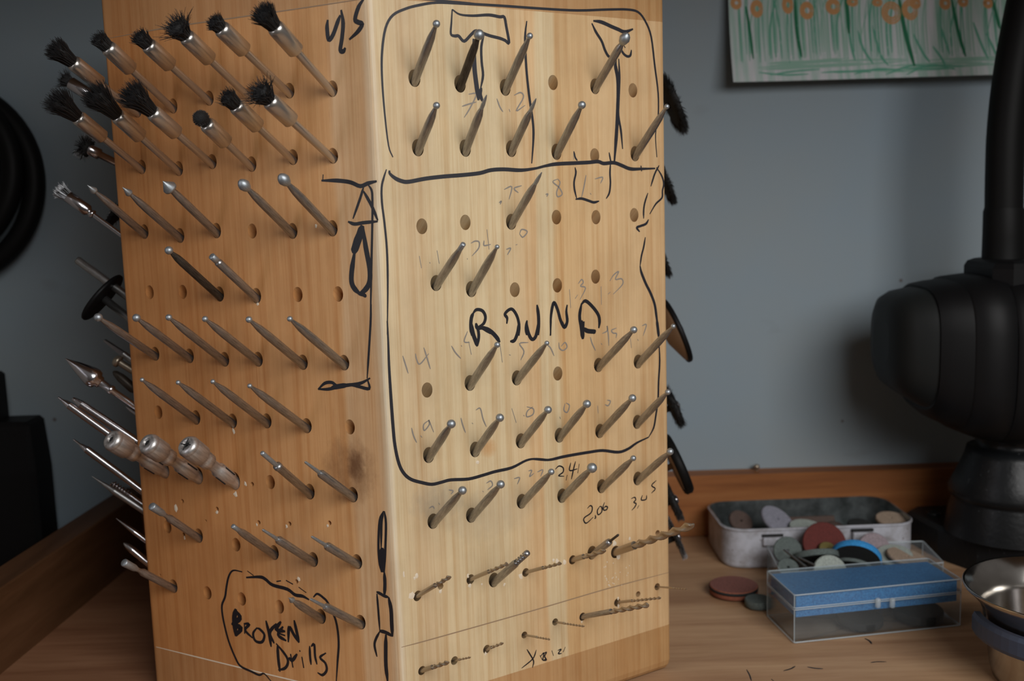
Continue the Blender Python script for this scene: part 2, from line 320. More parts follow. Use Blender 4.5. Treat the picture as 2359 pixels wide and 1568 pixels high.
# ---------------------------------------------------------------- tools
def hair(m,p0,p1,p2,r,seg=3,mi=0): m.tube([p0,p1,p2],[r,r*.9,r*.3],seg,mi,False)
def bristles(seed,z0,z1,r0,r1,n,rad=.12,messy=.25,curl=.0,flat=None):
    rnd=random.Random(seed); m=MB()
    m.lathe([(z0-.3,r0*.95),(z0+(z1-z0)*.45,r0+(r1-r0)*.30),(z0+(z1-z0)*.72,(r0+(r1-r0)*.4)*.8),(z0+(z1-z0)*.8,0.01)],14,1)
    for i in range(n):
        a=rnd.random()*2*PI; q=math.sqrt(rnd.random()); L=(z1-z0)*(1-.22*rnd.random()-.12*q*q); 
        ca,sa=math.cos(a),math.sin(a); rr=r0*q; re=r0*q+(r1-r0)*q*(1+messy*(rnd.random()-.3)); re1=rr+(re-rr)*(.35+curl)
        j=lambda s:(rnd.random()-.5)*s*messy*2
        hair(m,(ca*rr,sa*rr,z0-.2),(ca*re1+j(.5),sa*re1+j(.5),z0+L*.55),(ca*re+j(1.2),sa*re+j(1.2),z0+L+j(.8)),rad)
    return m
def taperprof(L,sh,ta,rn,r=1.05,d=-9):
    return [(d,r*.8),(d+.3,r),(sh,r),(sh+(ta-sh)*.5,r*.80+rn*.18),(ta,rn)]
ORD=['leftmost','second from the left','third from the left','fourth from the left','fifth from the left','sixth from the left','seventh from the left','eighth from the left']
def arc(z,r,a0,a1,n=8): return [(z+r*math.sin(a),max(r*math.cos(a),.0005)) for a in np.linspace(a0,a1,n)]
def make_bur(f,tip,base,kind,label,group,name='rotary_bur',dark=False,hs=1.0,rs=1.05,shf=.6,el=38):
    B,d,L=solve(f,tip,base,el); r=rs
    bur_hole(f,B,d,rs=rs,r=1.62)
    o=empty(name,label,'bur',B,group,d); sh=L*shf; m=MB(); h=MB(); rn=.42*hs**.5
    if kind=='ball': R=.85*hs; ta=L-1.8*R; m.lathe(taperprof(L,sh,ta,rn,r)); h.lathe([(ta-.05,rn)]+arc(L-R,R,-1.05,PI/2-.02,12),16)
    elif kind=='point': ta=L-4.2; m.lathe(taperprof(L,sh,ta,.5,r)); h.lathe([(ta-.05,.5),(L-3,.52),(L-1.2,.36),(L,.12)],14)
    elif kind=='cone': ta=L-3*hs; m.lathe(taperprof(L,sh,ta,rn,r)); h.lathe([(ta-.05,rn),(ta+.1,.8*hs),(ta+.6,1.0*hs),(L-.9,.35*hs),(L,.04)],14)
    elif kind=='arrow': ta=L-3.4; m.lathe(taperprof(L,sh,ta,.75,r)); h.lathe([(ta-.05,.75),(ta+.3,1.75),(ta+.9,1.8),(L-.5,.35),(L,.04)],16)
    elif kind=='pear': ta=L-3.6; m.lathe(taperprof(L,sh,ta,.6,r)); h.lathe([(ta-.05,.6),(ta+.7,1.1),(ta+1.8,1.45),(L-.9,1.2),(L-.25,.7),(L,.05)],16)
    elif kind=='cyl': ta=L-2.4; m.lathe(taperprof(L,sh,ta,.62,r)); h.lathe([(ta-.05,.62),(ta+.2,.78*hs),(L-.15,.8*hs),(L,.6*hs),(L,.01)],14)
    elif kind=='fat': ta=L-5.5; m.lathe([(-9,r*.8),(-8.7,r),(ta-2.5,r),(ta-1.2,.62),(ta,.62)]); h.lathe([(ta-.05,.62),(ta+1,.95),(L-.25,1.12),(L,.95),(L,.01)],14)
    elif kind=='needle': ta=L-6.5; m.lathe([(-9,r*.8),(-8.7,r),(ta-.8,r),(ta,.62)],20); h.lathe([(ta-.05,.5),(L-.4,.33),(L,.08)],12)
    elif kind=='rod': ta=L-6.8; m.lathe([(-9,r*.8),(-8.7,r),(ta-1.6,r),(ta-1.0,1.18),(ta-.2,1.1),(ta,.6)],20); h.lathe([(ta-.05,.62),(L-.3,.62),(L,.45),(L,.01)],14)
    m.build('shank',DARKS if dark else STEEL,o,local=True); h.build('head',HEADM,o,local=True); return o
def make_brush(tip,fs,fe,base,seed,style,label,group):
    B,d,L=solve('L',tip,base); 
    bur_hole('L',B,d,rs=.95); o=empty('mandrel_brush',label,'brush',B,group,d)
    def par(p): # axis parameter from pixel
        r=ray(p); s=np.linalg.lstsq(np.stack([d,-r],1),-B,rcond=None)[0]; return s[0]
    z0=par(fe); z1=par(fs)
    m=MB(); m.lathe([(-9,.8),(-8.8,.95),(z0+.2,.95)],18); m.build('shank',FERR,o,local=True)
    m=MB(); m.lathe([(z0-.5,.98),(z0-.2,1.5),(z0+.3,2.05),(z1-.8,2.1),(z1-.4,2.02),(z1,1.85),(z1+.25,1.6),(z1+.25,.01)],28); fo_=m.build('ferrule',FERR,o,local=True)
    r1,n,mes={'flare':(3.9,420,.3),'trim':(2.2,260,.45),'messy':(3.3,260,1.3),'ball':(2.3,0,0),'wide':(3.2,380,.3)}[style]
    if style=='ball':
        m=MB(); R=1.9; m.lathe([(z1,1.35)]+[(z1+R*1.05+R*math.sin(a),max(R*math.cos(a),.001)) for a in np.linspace(-.7,PI/2,12)],24,1); 
        rnd=random.Random(seed)
        for i in range(220):
            a=rnd.random()*2*PI; b=math.asin(rnd.random()*1.6-.6); v=np.array([math.cos(b)*math.cos(a),math.cos(b)*math.sin(a),math.sin(b)]); c0=np.array([0,0,z1+R*1.05]); hair(m,c0+v*(R-.3),c0+v*R,c0+v*(R+.25),.1)
        m.build('bristles',[GREYB,BLOB],fo_,local=True)
    else:
        bristles(seed,z1+.2,max(L,z1+2.6)+.6,1.6,r1,n,messy=mes).build('bristles',[GREYB if style=='flare' and seed%3==0 else BRIS,BLOB],fo_,local=True)
    return o
TB=[((118,104),(178,131),(236,186),(320,270),'wide','black flared end brush, leftmost in the top row of brushes, overhanging the edge'),
((222,84),(250,106),(304,158),(402,260),'trim','short-trimmed black end brush in the top row, just right of the overhanging one'),
((316,80),(340,104),(394,150),(485,242),'trim','stubby black end brush in the top row, third from the left'),
((398,54),(428,84),(482,139),(578,234),'messy','black end brush with splayed ragged bristles in the top row, fourth from the left'),
((490,46),(511,62),(562,118),(670,225),'trim','small-tufted black end brush in the top row, with a dented steel ferrule'),
((598,22),(630,64),(680,120),(769,221),'wide','bushy black end brush at the right end of the top row, nearest the 45')]
for i,(a,b,c_,d_,s,l) in enumerate(TB): make_brush(a,b,c_,d_,11+i,s,l,'end brushes in the top row of the left face')
TB=[((118,220),(180,268),(237,316),(330,400),'flare','wide fan-shaped black end brush, leftmost in the second row'),
((205,206),(266,270),(323,316),(415,404),'flare','wide fan-shaped black end brush, second in the second row'),
((290,204),(347,262),(406,308),(492,388),'flare','greyish fan-shaped end brush, third in the second row'),
((448,258),(474,286),(522,327),(583,394),'ball','end brush with a small round ball of grey bristles in the second row'),
((518,218),(540,246),(596,289),(678,378),'trim','short-trimmed black end brush right of the ball-shaped one'),
((592,204),(627,224),(678,271),(770,375),'messy','black end brush with ragged tuft at the right end of the second row')]
for i,(a,b,c_,d_,s,l) in enumerate(TB): make_brush(a,b,c_,d_,31+i*3-(31 if i==2 else 0)+ (0 if i!=2 else 5),s,l,'end brushes in the second row of the left face')
GL='steel burs standing in the left face'
def rowburs(f,row,items,group):
    for i,it in enumerate(items):
        tip,base,kind,desc=it[:4]; kw=it[4] if len(it)>4 else {}
        make_bur(f,tip,base,kind,desc,group,**kw)
rowburs('L',3,[((201,426),(336,548),'cone','thin cone-tipped bur, leftmost in the row just below the brushes'),
((282,431),(418,557),'cone','cone-tipped bur, second from left in the row below the brushes'),
((375,417),(502,546),'arrow','bur with a broad arrowhead tip in the row below the brushes',{'hs':1}),
((552,416),(677,547),'pear','bur with a rounded pear-shaped head right of the empty hole, row below the brushes'),
((644,403),(769,541),'pear','pear-headed bur at the right end of the row below the brushes, beside the drawn triangle')],GL)
rowburs('L',4,[((383,571),(509,692),'ball','blackened heat-darkened bur in the fourth row of the left face',{'dark':True,'hs':1.25,'shf':.7}),
((487,589),(594,696),'cyl','clean grey bur with a blunt bright tip right of the blackened bur',{'shf':.85,'hs':1.1})],GL)
h5=[1.35,1.25,1.0,.9,.95,.8]
D5=['large ball-headed bur in front of the black disc, leftmost in the fifth row','ball-headed bur, second from the left in the fifth row of the left face','round bur, third from the left in the fifth row of the left face','round bur, fourth from the left in the fifth row of the left face','round bur, fifth from the left in the fifth row, left of the small brown stain','small-headed bur at the right end of the fifth row, nearest the drawn tool outline']
for i,(a,b) in enumerate([((219,726),(361,829)),((308,727),(440,834)),((384,727),(521,842)),((468,731),(598,842)),((569,732),(701,849)),((664,731),(796,850))]): make_bur('L',a,b,'ball',D5[i],GL,hs=h5[i],shf=.62)
D6=['slim round bur, leftmost in the sixth row, above the three chucks','slim round bur, second from the left in the sixth row of the left face','slim round bur, third from the left in the sixth row of the left face','slim round bur at the right of the sixth row, above the shouldered rod']
for i,(a,b) in enumerate([((324,872),(455,976)),((407,878),(539,984)),((487,876),(618,984)),((572,886),(710,995))]): make_bur('L',a,b,'ball',D6[i],GL,hs=.72,shf=.64)
rowburs('L',7,[((603,1042),(717,1147),'rod','mandrel with a bright shoulder and thin plain rod tip in the seventh row'),
((702,1063),(816,1154),'needle','needle-tipped mandrel below the dark knot stain, right end of the seventh row')],GL)
rowburs('L',8,[((349,1165),(461,1248),'fat','cylinder-headed bur above a rough empty hole near the left edge of the block'),
((536,1211),(635,1287),'cyl','blunt-tipped bur, second in the eighth row of the left face',{'hs':.8,'shf':.68}),
((604,1219),(725,1303),'needle','bright thin-tipped bur, third in the eighth row of the left face'),
((717,1235),(826,1308),'needle','thin-tipped bur at the right end of the eighth row of the left face')],GL)
rowburs('L',9,[((285,1295),(403,1364),'fat','cylinder-headed bur lowest at the left edge, overhanging the bench'),
((664,1376),(743,1434),'cone','short grey cone-tipped bur inside the outline drawn round the words',{'hs':.8}),
((714,1379),(834,1447),'needle','bright thin-tipped bur at the lower right corner of the left face')],GL)
# chucks
CL=['worn silver mandrel chuck with an off-centre hole, leftmost of the three','worn silver mandrel chuck with a round central hole, middle of the three','worn silver mandrel chuck with a cross-slotted end, rightmost of the three']
for i,(a,b) in enumerate([((254,1010),(382,1095)),((337,1018),(459,1108)),((428,1023),(544,1120))]):
    B,d,L=solve('L',a,b); bur_hole('L',B,d,rs=1.6,r=1.95); o=empty('mandrel_chuck',CL[i],'chuck',B,'three worn chucks in the left face',d)
    m=MB(); m.lathe([(-9,1.4),(-8.8,1.6),(.8,1.6),(2.0,1.75),(2.4,2.0),(8.0,2.05),(8.6,1.55),(11.0,1.5),(12.2,1.7)],26); fo_=m.build('sleeve',CHUCKM,o,local=True)
    m=MB()
    for k in range(3):
        t=2*PI*k/3+.5; ca,sa=math.cos(t),math.sin(t); p0=np.array([ca*2.02,sa*2.02,3.2]); p1=np.array([ca*2.02,sa*2.02,7.4]); m.tube([p0,(p0+p1)/2,p1],.22,6)
    m.build('slot',BLOB,fo_,local=True)['kind']='stuff'
    m=MB(); m.lathe([(12,1.6),(12.3,2.3),(14.3,2.35),(14.8,2.1),(15.4,2.3),(16,2.95),(L-1.8,3.0),(L-1.5,2.85),(L-1.2,3.0),(L-.3,2.5),(L,1.9),(L,.95),(L-2.5,.9),(L-2.5,.01)],30,o=(0,0,0)); bo_=m.build('collar',CHUCKM,o,local=True)
    m=MB()
    if i<2: m.lathe([(L-2.4,.01),(L-2.4,.86),(L-.6,.88),(L-.35,.01)],16,o=((.0),0,0))
    else:
        m.lathe([(L-2.4,.01),(L-2.4,.86),(L-.6,.88),(L-.35,.01)],16)
        for a_ in (0,PI/2): m.tube([(math.cos(a_)*q,math.sin(a_)*q,L-.02) for q in(-1.7,0,1.7)],.16,6)
    m.build('socket',BLOB,bo_,local=True)
# right-face burs
GR='steel burs standing in the right face'
RB=[((1008,48),(953,196),'ball','round bur, leftmost in the top row of the right face',1.05),((1107,70),(1058,209),'ball','dark bur with a larger ball head, crossing the drawn hammer head',1.5),((1223,77),(1162,217),'ball','round bur right of the drawn hammer, crossing a vertical pen line',.95),((1446,77),(1369,214),'pear','big-headed bur crossing the drawn triangle at upper right',1),
((1008,237),(961,356),'ball','round bur with a blackened neck, leftmost in the second row of the right face',1.0),((1121,219),(1070,357),'point','pointed bur below the drawn hammer handle, second in its row',1),((1235,227),(1176,358),'point','pointed bur, third in the second row of the right face, over the vertical pen line',1),((1344,235),(1280,365),'ball','bur with a bright round head, fourth in the second row of the right face',1.2),((1539,241),(1461,369),'ball','bur whose tip reaches past the right edge beside the topmost black brush',.85),
((1248,397),(1176,526),'point','lone pointed bur in the third row, at the top of the drawn box',1),
((1068,561),(1003,667),'cyl','blunt bur with a blackened tip at the left, above the word',.8),((1147,565),(1084,681),'ball','slim bur just right of the blackened one, above the word',.7),
((1148,790),(1081,897),'ball','bur whose bright ball touches the foot of the letter R',.9),((1262,787),(1189,885),'ball','small-headed bur below the letter U',.75),((1464,755),(1377,855),'ball','dark bur right of the last letter of the word',1.15),((1554,748),(1468,847),'ball','pale bur whose tip overlaps the upper black-rimmed polishing disc',.85),
((1043,971),(986,1063),'ball','blackened-neck ball bur at the lower left inside the drawn box',1.3),((1155,957),(1093,1050),'ball','ball bur beside a small orange stain, second in the sixth row',1.25),((1266,939),(1198,1030),'ball','ball bur, third in the sixth row of the right face',1.2),((1356,925),(1287,1017),'ball','ball bur, fourth in the sixth row of the right face',1.3),((1461,912),(1380,1007),'ball','ball bur, fifth in the sixth row of the right face',1.25),((1542,899),(1466,986),'ball','bur at the right end of the sixth row, tip over a black bristle wheel',1.0),
((1069,1125),(996,1215),'ball','ball bur, leftmost in the row just below the drawn box',1.25),((1157,1111),(1084,1201),'ball','bur with a bright ball head, second in the row below the drawn box',1.25),((1273,1083),(1200,1169),'ball','ball bur just left of the inked 2,41',1.0),((1369,1072),(1293,1156),'ball','bur with the largest ball head, right of the inked 2,41',1.6),((1462,1052),(1384,1134),'ball','slim ball bur, fifth in the row below the drawn box',.95),((1548,1036),(1467,1116),'ball','bur at the right end of its row, tip against the lower black wheel',1.2)]
for i,(a,b,k,l,h_) in enumerate(RB): make_bur('R',a,b,k,l,GR,hs=h_,dark=(i in(1,)),shf=.56 if k!='pear' else .7)
def twist(m,z0,z1,r,turns,mi=0):
    # two-flute twist drill body: cross-section squeezed and rotated along z
    n=max(12,int(turns*14)); seg=16; vs=[];fs=[]
    for i in range(n+1):
        t=i/n; z=z0+(z1-z0)*t; a0=turns*2*PI*t; k=1 if t<.96 else max(.15,(1-t)/.04)
        for j in range(seg):
            a=2*PI*j/seg; rr=r*(1-.58*(abs(math.sin(a))**1.3))*k; vs.append((rr*math.cos(a+a0),rr*math.sin(a+a0),z))
    for i in range(n):
        for j in range(seg): j2=(j+1)%seg; fs.append([i*seg+j,i*seg+j2,(i+1)*seg+j2,(i+1)*seg+j])
    m.add(vs,fs,mi,True); m.add(vs[-seg:],[list(range(seg))],mi,False)
GD='twist drills in the lower rows of the right face'
DR=[((1037,1327),(962,1372),.62,.55,1.15,'drill with a bright tip, leftmost in the upper drill row'),((1170,1297),(1084,1334),.55,.5,1.2,'thin drill passing behind a thicker bur in the upper drill row'),
((1293,1296),(1211,1318),.5,.5,1.1,'thin drill reaching across a splintered hole in the upper drill row'),((1394,1267),(1319,1289),.75,.35,1.2,'short twist drill crossing the foot of a bur in the upper drill row'),((1599,1207),(1418,1271),1.2,.26,1.65,'thickest twist drill, its fluted end passing beyond the right edge of the block'),
((1033,1524),(972,1544),.62,.4,1.05,'short drill stub, leftmost in the bottom drill row'),((1084,1513),(1047,1521),.3,.3,1.05,'fine drill stub, second from the left in the bottom drill row'),((1159,1480),(1121,1495),.42,.3,1.05,'tiny drill stub, third from the left in the bottom drill row'),((1267,1472),(1208,1462),.3,.5,.95,'hair-thin drill leaning downwards left of the crossed-out pencil note'),((1347,1442),(1279,1432),.32,.3,1.0,'thin drill leaning downwards with a bright tip, fifth in the bottom drill row'),
((1495,1392),(1342,1420),.78,.45,1.1,'long twist drill pointing right, the thickest in the bottom drill row'),((1523,1376),(1422,1387),.42,.35,1.15,'slim twist drill lying just above the long thick one'),((1582,1356),(1514,1351),.28,.55,1.05,'hair-thin drill at the right end of the bottom row, tip beyond the edge')]
for i,(a,b,r,fl,rh,l) in enumerate(DR):
    B,d,L=solve('R',a,b,9 if i!=4 else 12,off=False); hole('R',B,d,rh,8)
    o=empty('twist_drill',l,'drill bit',B,GD,d); m=MB(); m.lathe([(-7,r*.9),(L*fl,r)],16); m.build('shank',BRASSY if i!=10 else STEEL,o,local=True)
    m=MB(); twist(m,L*fl,L,r*1.03,max(1.5,(L*(1-fl))/(r*8.5))); m.build('flute',BRASSY,o,local=True)
# two burs among the drills
B,d,L=solve('R',(1216,1272),(1136,1350)); bur_hole('R',B,d); o=empty('rotary_bur','mandrel with a dark spiral tip among the drills, lower left of the right face','bur',B,GR,d)
m=MB(); m.lathe([(-9,.8),(-8.7,1.05),(L-8,1.05),(L-7,.8)]); m.build('shank',STEEL,o,local=True); m=MB(); twist(m,L-7.1,L-1.5,.85,2); m.lathe([(L-1.6,.5),(L-1.2,.85),(L-.3,.8),(L,.4),(L,.01)],14); m.build('head',STEEL,o,local=True)
B,d,L=solve('R',(1425,1231),(1362,1287)); bur_hole('R',B,d); o=empty('rotary_bur','short shouldered mandrel with thin pin tip, below the inked 2,06','bur',B,GR,d)
m=MB(); m.lathe([(-9,.8),(-8.7,1.05),(L-6,1.05),(L-5.2,.9),(L-5,.4)]); m.build('shank',STEEL,o,local=True); m=MB(); m.lathe([(L-5.1,.38),(L-.3,.34),(L,.2),(L,.01)],12); m.build('head',DARKS,o,local=True)
# ---------------------------------------------------------------- block geometry
def face_mesh(f,m,uvs,lo,hi,z0,z1,holes):
    t=tL if f=='L' else tR; n=nL if f=='L' else nR; sg=-1 if f=='L' else 1
    import bmesh
    bm=bmesh.new(); 
    def loop(pts):
        vs=[bm.verts.new((p[0],p[1],0)) for p in pts]; return [bm.edges.new((vs[i],vs[(i+1)%len(vs)])) for i in range(len(vs))]
    nx=10
    out=[(lo+(hi-lo)*i/nx,z0) for i in range(nx)]+[(hi,z0+(z1-z0)*i/nx) for i in range(nx)]+[(hi-(hi-lo)*i/nx,z1) for i in range(nx)]+[(lo,z1-(z1-z0)*i/nx) for i in range(nx)]
    E=loop(out); rims=[]
    for P,d,r,dep in holes:
        a,b,c=frame(d); rim=[]
        for k in range(20):
            q=P+a*(r*math.cos(2*PI*k/20))+b*(r*math.sin(2*PI*k/20)); q=q+d*(((mid-q)@n)/(d@n)); rim.append(q)
        rims.append((rim,d,dep)); E+=loop([((q-mid)@t,q[2]) for q in rim])
    bmesh.ops.triangle_fill(bm,use_beauty=True,use_dissolve=False,edges=E,normal=(0,0,1))
    bm.verts.index_update(); vs=[mid+t*v.co.x+Zv*v.co.y for v in bm.verts]; fs=[]
    for fc in bm.faces:
        ix=[v.index for v in fc.verts]; nn=np.cross(vs[ix[1]]-vs[ix[0]],vs[ix[2]]-vs[ix[0]])
        fs.append(ix if nn@n>0 else ix[::-1])
    m.add(vs,fs,0,False); uvs+=[(sg*v.co.x,v.co.y) for v in bm.verts]; bm.free()
    for rim,d,dep in rims:
        cc=sum(rim)/len(rim); inner=[cc+(q-cc)*1.0-d*dep for q in rim]; N=len(rim)
        m.add(rim+inner,[[i,(i+1)%N,N+(i+1)%N,N+i] for i in range(N)],0,True); uvs+=[(sg*((q-mid)@t),q[2]) for q in rim+inner]
        m.add(inner,[list(range(N))],0,False); uvs+=[(sg*((q-mid)@t),q[2]-3) for q in inner]
RC=1.0
blk=empty('bur_block','hexagonal pine block drilled with rows of slanted holes, holding burs, brushes and drills','tool holder',(-33,335,-143)); BO=(-33,335,-143)
m=MB(); uvs=[]
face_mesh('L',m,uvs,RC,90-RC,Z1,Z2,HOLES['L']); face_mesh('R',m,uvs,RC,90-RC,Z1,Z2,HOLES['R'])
HP=hexpoly(0,RC); H3=HP
def uvhex(i): return None
N=len(HP); cum=[0]
for i in range(N): cum.append(cum[-1]+np.linalg.norm(HP[(i+1)%N]-HP[i]))
def uof(i): # continuous u round the prism, 0 at the front corner
    q=cum[i]-1.0; return q if q<=100 else q-cum[-1]
skip={3,23}   # the two drilled faces already exist
for i in range(N):
    j=(i+1)%N
    if i in skip: continue
    a,b=HP[i],HP[j]; u0=uof(i); u1=u0+np.linalg.norm(b-a)
    u0=max(-99,min(99,u0)); u1=max(-99,min(99,u1))
    m.add([(a[0],a[1],Z1),(b[0],b[1],Z1),(b[0],b[1],Z2),(a[0],a[1],Z2)],[[0,1,2,3]],0,False); uvs+=[(u0,Z1),(u1,Z1),(u1,Z2),(u0,Z2)]
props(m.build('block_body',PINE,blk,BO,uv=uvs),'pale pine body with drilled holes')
for nm,z0,z1,lv in (('bottom_band',ZB,Z1,[(ZB,2.6),(ZB+.8,1.2),(ZB+2,.35),(ZB+3.6,0),(Z1,0)]),('top_band',Z2,ZT,[(Z2,0),(ZT-2,0),(ZT,1.5)])):
    m=MB(); m.prism(HP,lv); uvs=[]
    for k in range(len(lv)):
        for i in range(N): uvs.append((max(-99,min(99,uof(i))),m.v[k*N+i][2]))
    # rotate grain: stretch v so the band reads as cross grain
    props(m.build(nm,BAND,blk,BO,uv=uvs),'darker orange wood band')
# ---------------------------------------------------------------- ink and pencil on the block
def strokes(name,data,material,label,split=0):
    items=[]
    for it in data:
        f,k,w_,pts=it[:4]; t=tL if f=='L' else tR; P=[]
        for p in pts: q=onface(f,cp(k,p)); P.append(((q-mid)@t*(-1 if f=='L' else 1),q[2]))
        items.append((f,w_,np.array(P)))
    gid=list(range(len(items)))
    for a in range(len(items)):
        for b in range(a):
            d=np.min(np.linalg.norm(items[a][2][:,None]-items[b][2][None],axis=2))
            if d<(split or 1e9):
                ga,gb=gid[a],gid[b]; gid=[gb if x==ga else x for x in gid]
    for G in sorted(set(gid)):
        m=MB()
        for x,(f,w_,P) in zip(gid,items):
            if x!=G: continue
            t=tL if f=='L' else tR; n=nL if f=='L' else nR; sg=-1 if f=='L' else 1
            g=random.random()*.02
            ribbon3(m,P,w_*(1.5 if label.startswith('handwritten BROKEN') else 1.25)/8.7,lambda q:mid+t*q[0]*sg+Zv*q[1]+n*(.05+g))
        props(m.build(name,material,blk,BO),label)
random.seed(4)
S=[('L','b',8,[(1140,170),(1134,240),(1148,340),(1185,300),(1225,190),(1248,130)]),('L','b',8,[(1255,85),(1272,200),(1262,330),(1248,430),(1275,440),(1292,410)]),
('L','b',8,[(1450,-10),(1405,60),(1375,165),(1400,190),(1436,208),(1400,270),(1325,340)])]
strokes('number_marking',S,INK,'handwritten 45 in black marker')
S=[('L','d',7,[(1140,140),(1280,140),(1400,155),(1490,190),(1560,165),(1640,145)]),('L','d',4,[(1155,85),(1152,140)]),('L','d',5,[(1520,200),(1490,300),(1425,485)]),('L','d',6,[(1520,235),(1590,360),(1650,500)]),('L','d',6,[(1380,510),(1440,532),(1520,520),(1650,508)]),
('L','d',4.5,[(1560,175),(1592,225),(1600,300),(1600,500),(1592,900),(1580,1560)]),('L','d',15,[(1512,545),(1490,620),(1455,720),(1430,800)]),('L','d',10,[(1440,780),(1415,950),(1412,1050),(1435,1110),(1490,1165)]),('L','d',10,[(1515,560),(1540,740),(1575,930),(1575,1050),(1540,1120),(1480,1165)]),('L','d',7,[(1470,1160),(1520,1170),(1545,1190)]),('L','d',12,[(1480,600),(1440,740),(1425,790)]),
('L','g',4.5,[(1590,0),(1582,200),(1570,400),(1553,670)]),('L','g',6,[(1110,770),(1170,715),(1235,708),(1290,740),(1410,728),(1500,712),(1580,668)]),('L','g',6,[(1110,768),(1200,768),(1290,748),(1400,728),(1480,745),(1572,762),(1556,680)]),('L','g',9,[(1230,755),(1300,742),(1380,730)]),
('L','i',5,[(1340,360),(1312,430),(1303,600),(1310,720),(1325,795)]),('L','i',5,[(1345,360),(1356,450),(1352,620),(1345,795)]),('L','i',13,[(1330,620),(1328,700),(1332,795)]),('L','i',5,[(1338,370),(1325,440),(1322,620)]),('L','i',7,[(1345,795),(1349,880),(1345,960)]),
('L','G',6,[(28,815),(60,830),(95,850),(130,860)]),('L','G',4.5,[(32,830),(42,950),(56,1140)]),('L','G',8,[(130,860),(150,960),(156,1080),(162,1192)]),('L','G',7,[(52,1145),(100,1155),(165,1188)]),('L','G',5,[(56,1150),(22,1215),(12,1270),(32,1362)]),('L','G',8,[(108,1175),(106,1300),(108,1440),(122,1570)])]
strokes('tool_sketch',S,INK,'black marker drawing of a tool along the front corner',14)
S=[('L','i',5,[(335,792),(270,782),(238,825),(222,900),(212,970),(190,1030),(196,1110),(215,1200),(240,1290),(280,1390),(320,1460),(400,1500),(455,1525),(490,1515),(540,1570)]),('L','i',7,[(362,832),(460,828),(500,845),(550,885),(655,915),(710,955),(765,965),(810,990)]),('L','i',4,[(370,785),(415,818)]),('L','i',5,[(578,860),(610,855)]),('L','i',5,[(645,852),(695,880)]),('L','i',4,[(735,900),(790,940)]),('L','i',5,[(840,972),(868,948),(910,975),(945,1015),(1000,1140),(1020,1290),(1012,1430),(1003,1570)])]
strokes('outline_marking',S,INK,'wavy black marker outline around the words')
S=[('L','i',10,[(290,1055),(278,1130),(290,1250)]),('L','i',9,[(292,1070),(318,1120),(270,1165),(325,1190),(290,1245)]),('L','i',5,[(350,1160),(352,1232)]),('L','i',5,[(345,1160),(385,1165),(355,1205),(408,1262)]),('L','i',5,[(440,1188),(412,1230),(428,1282),(475,1290),(492,1240),(460,1200),(438,1192)]),('L','i',6,[(503,1138),(525,1230),(540,1325)]),('L','i',6,[(578,1160),(530,1225),(562,1300)]),('L','i',7,[(610,1145),(575,1200),(640,1215)]),('L','i',6,[(625,1180),(590,1240),(648,1282)]),('L','i',6,[(582,1225),(640,1245)]),('L','i',6,[(662,1292),(668,1185),(700,1235),(738,1295)]),('L','i',6,[(738,1295),(722,1220),(703,1135)]),
('L','i',6,[(585,1310),(590,1400),(602,1502)]),('L','i',5,[(575,1300),(640,1380),(660,1430),(640,1475),(590,1490)]),('L','i',6,[(678,1375),(695,1472)]),('L','i',6,[(665,1400),(690,1420),(725,1375)]),('L','i',5,[(758,1395),(772,1475)]),('L','i',5,[(740,1350),(748,1358)]),('L','i',4.5,[(814,1318),(817,1390),(824,1452)]),('L','i',4.5,[(824,1322),(846,1308),(852,1390),(866,1450)]),('L','i',4.5,[(930,1368),(888,1400),(925,1440),(935,1490),(905,1525),(870,1508)])]
strokes('lettering',S,INK,'handwritten BROKEN Drills in black marker')
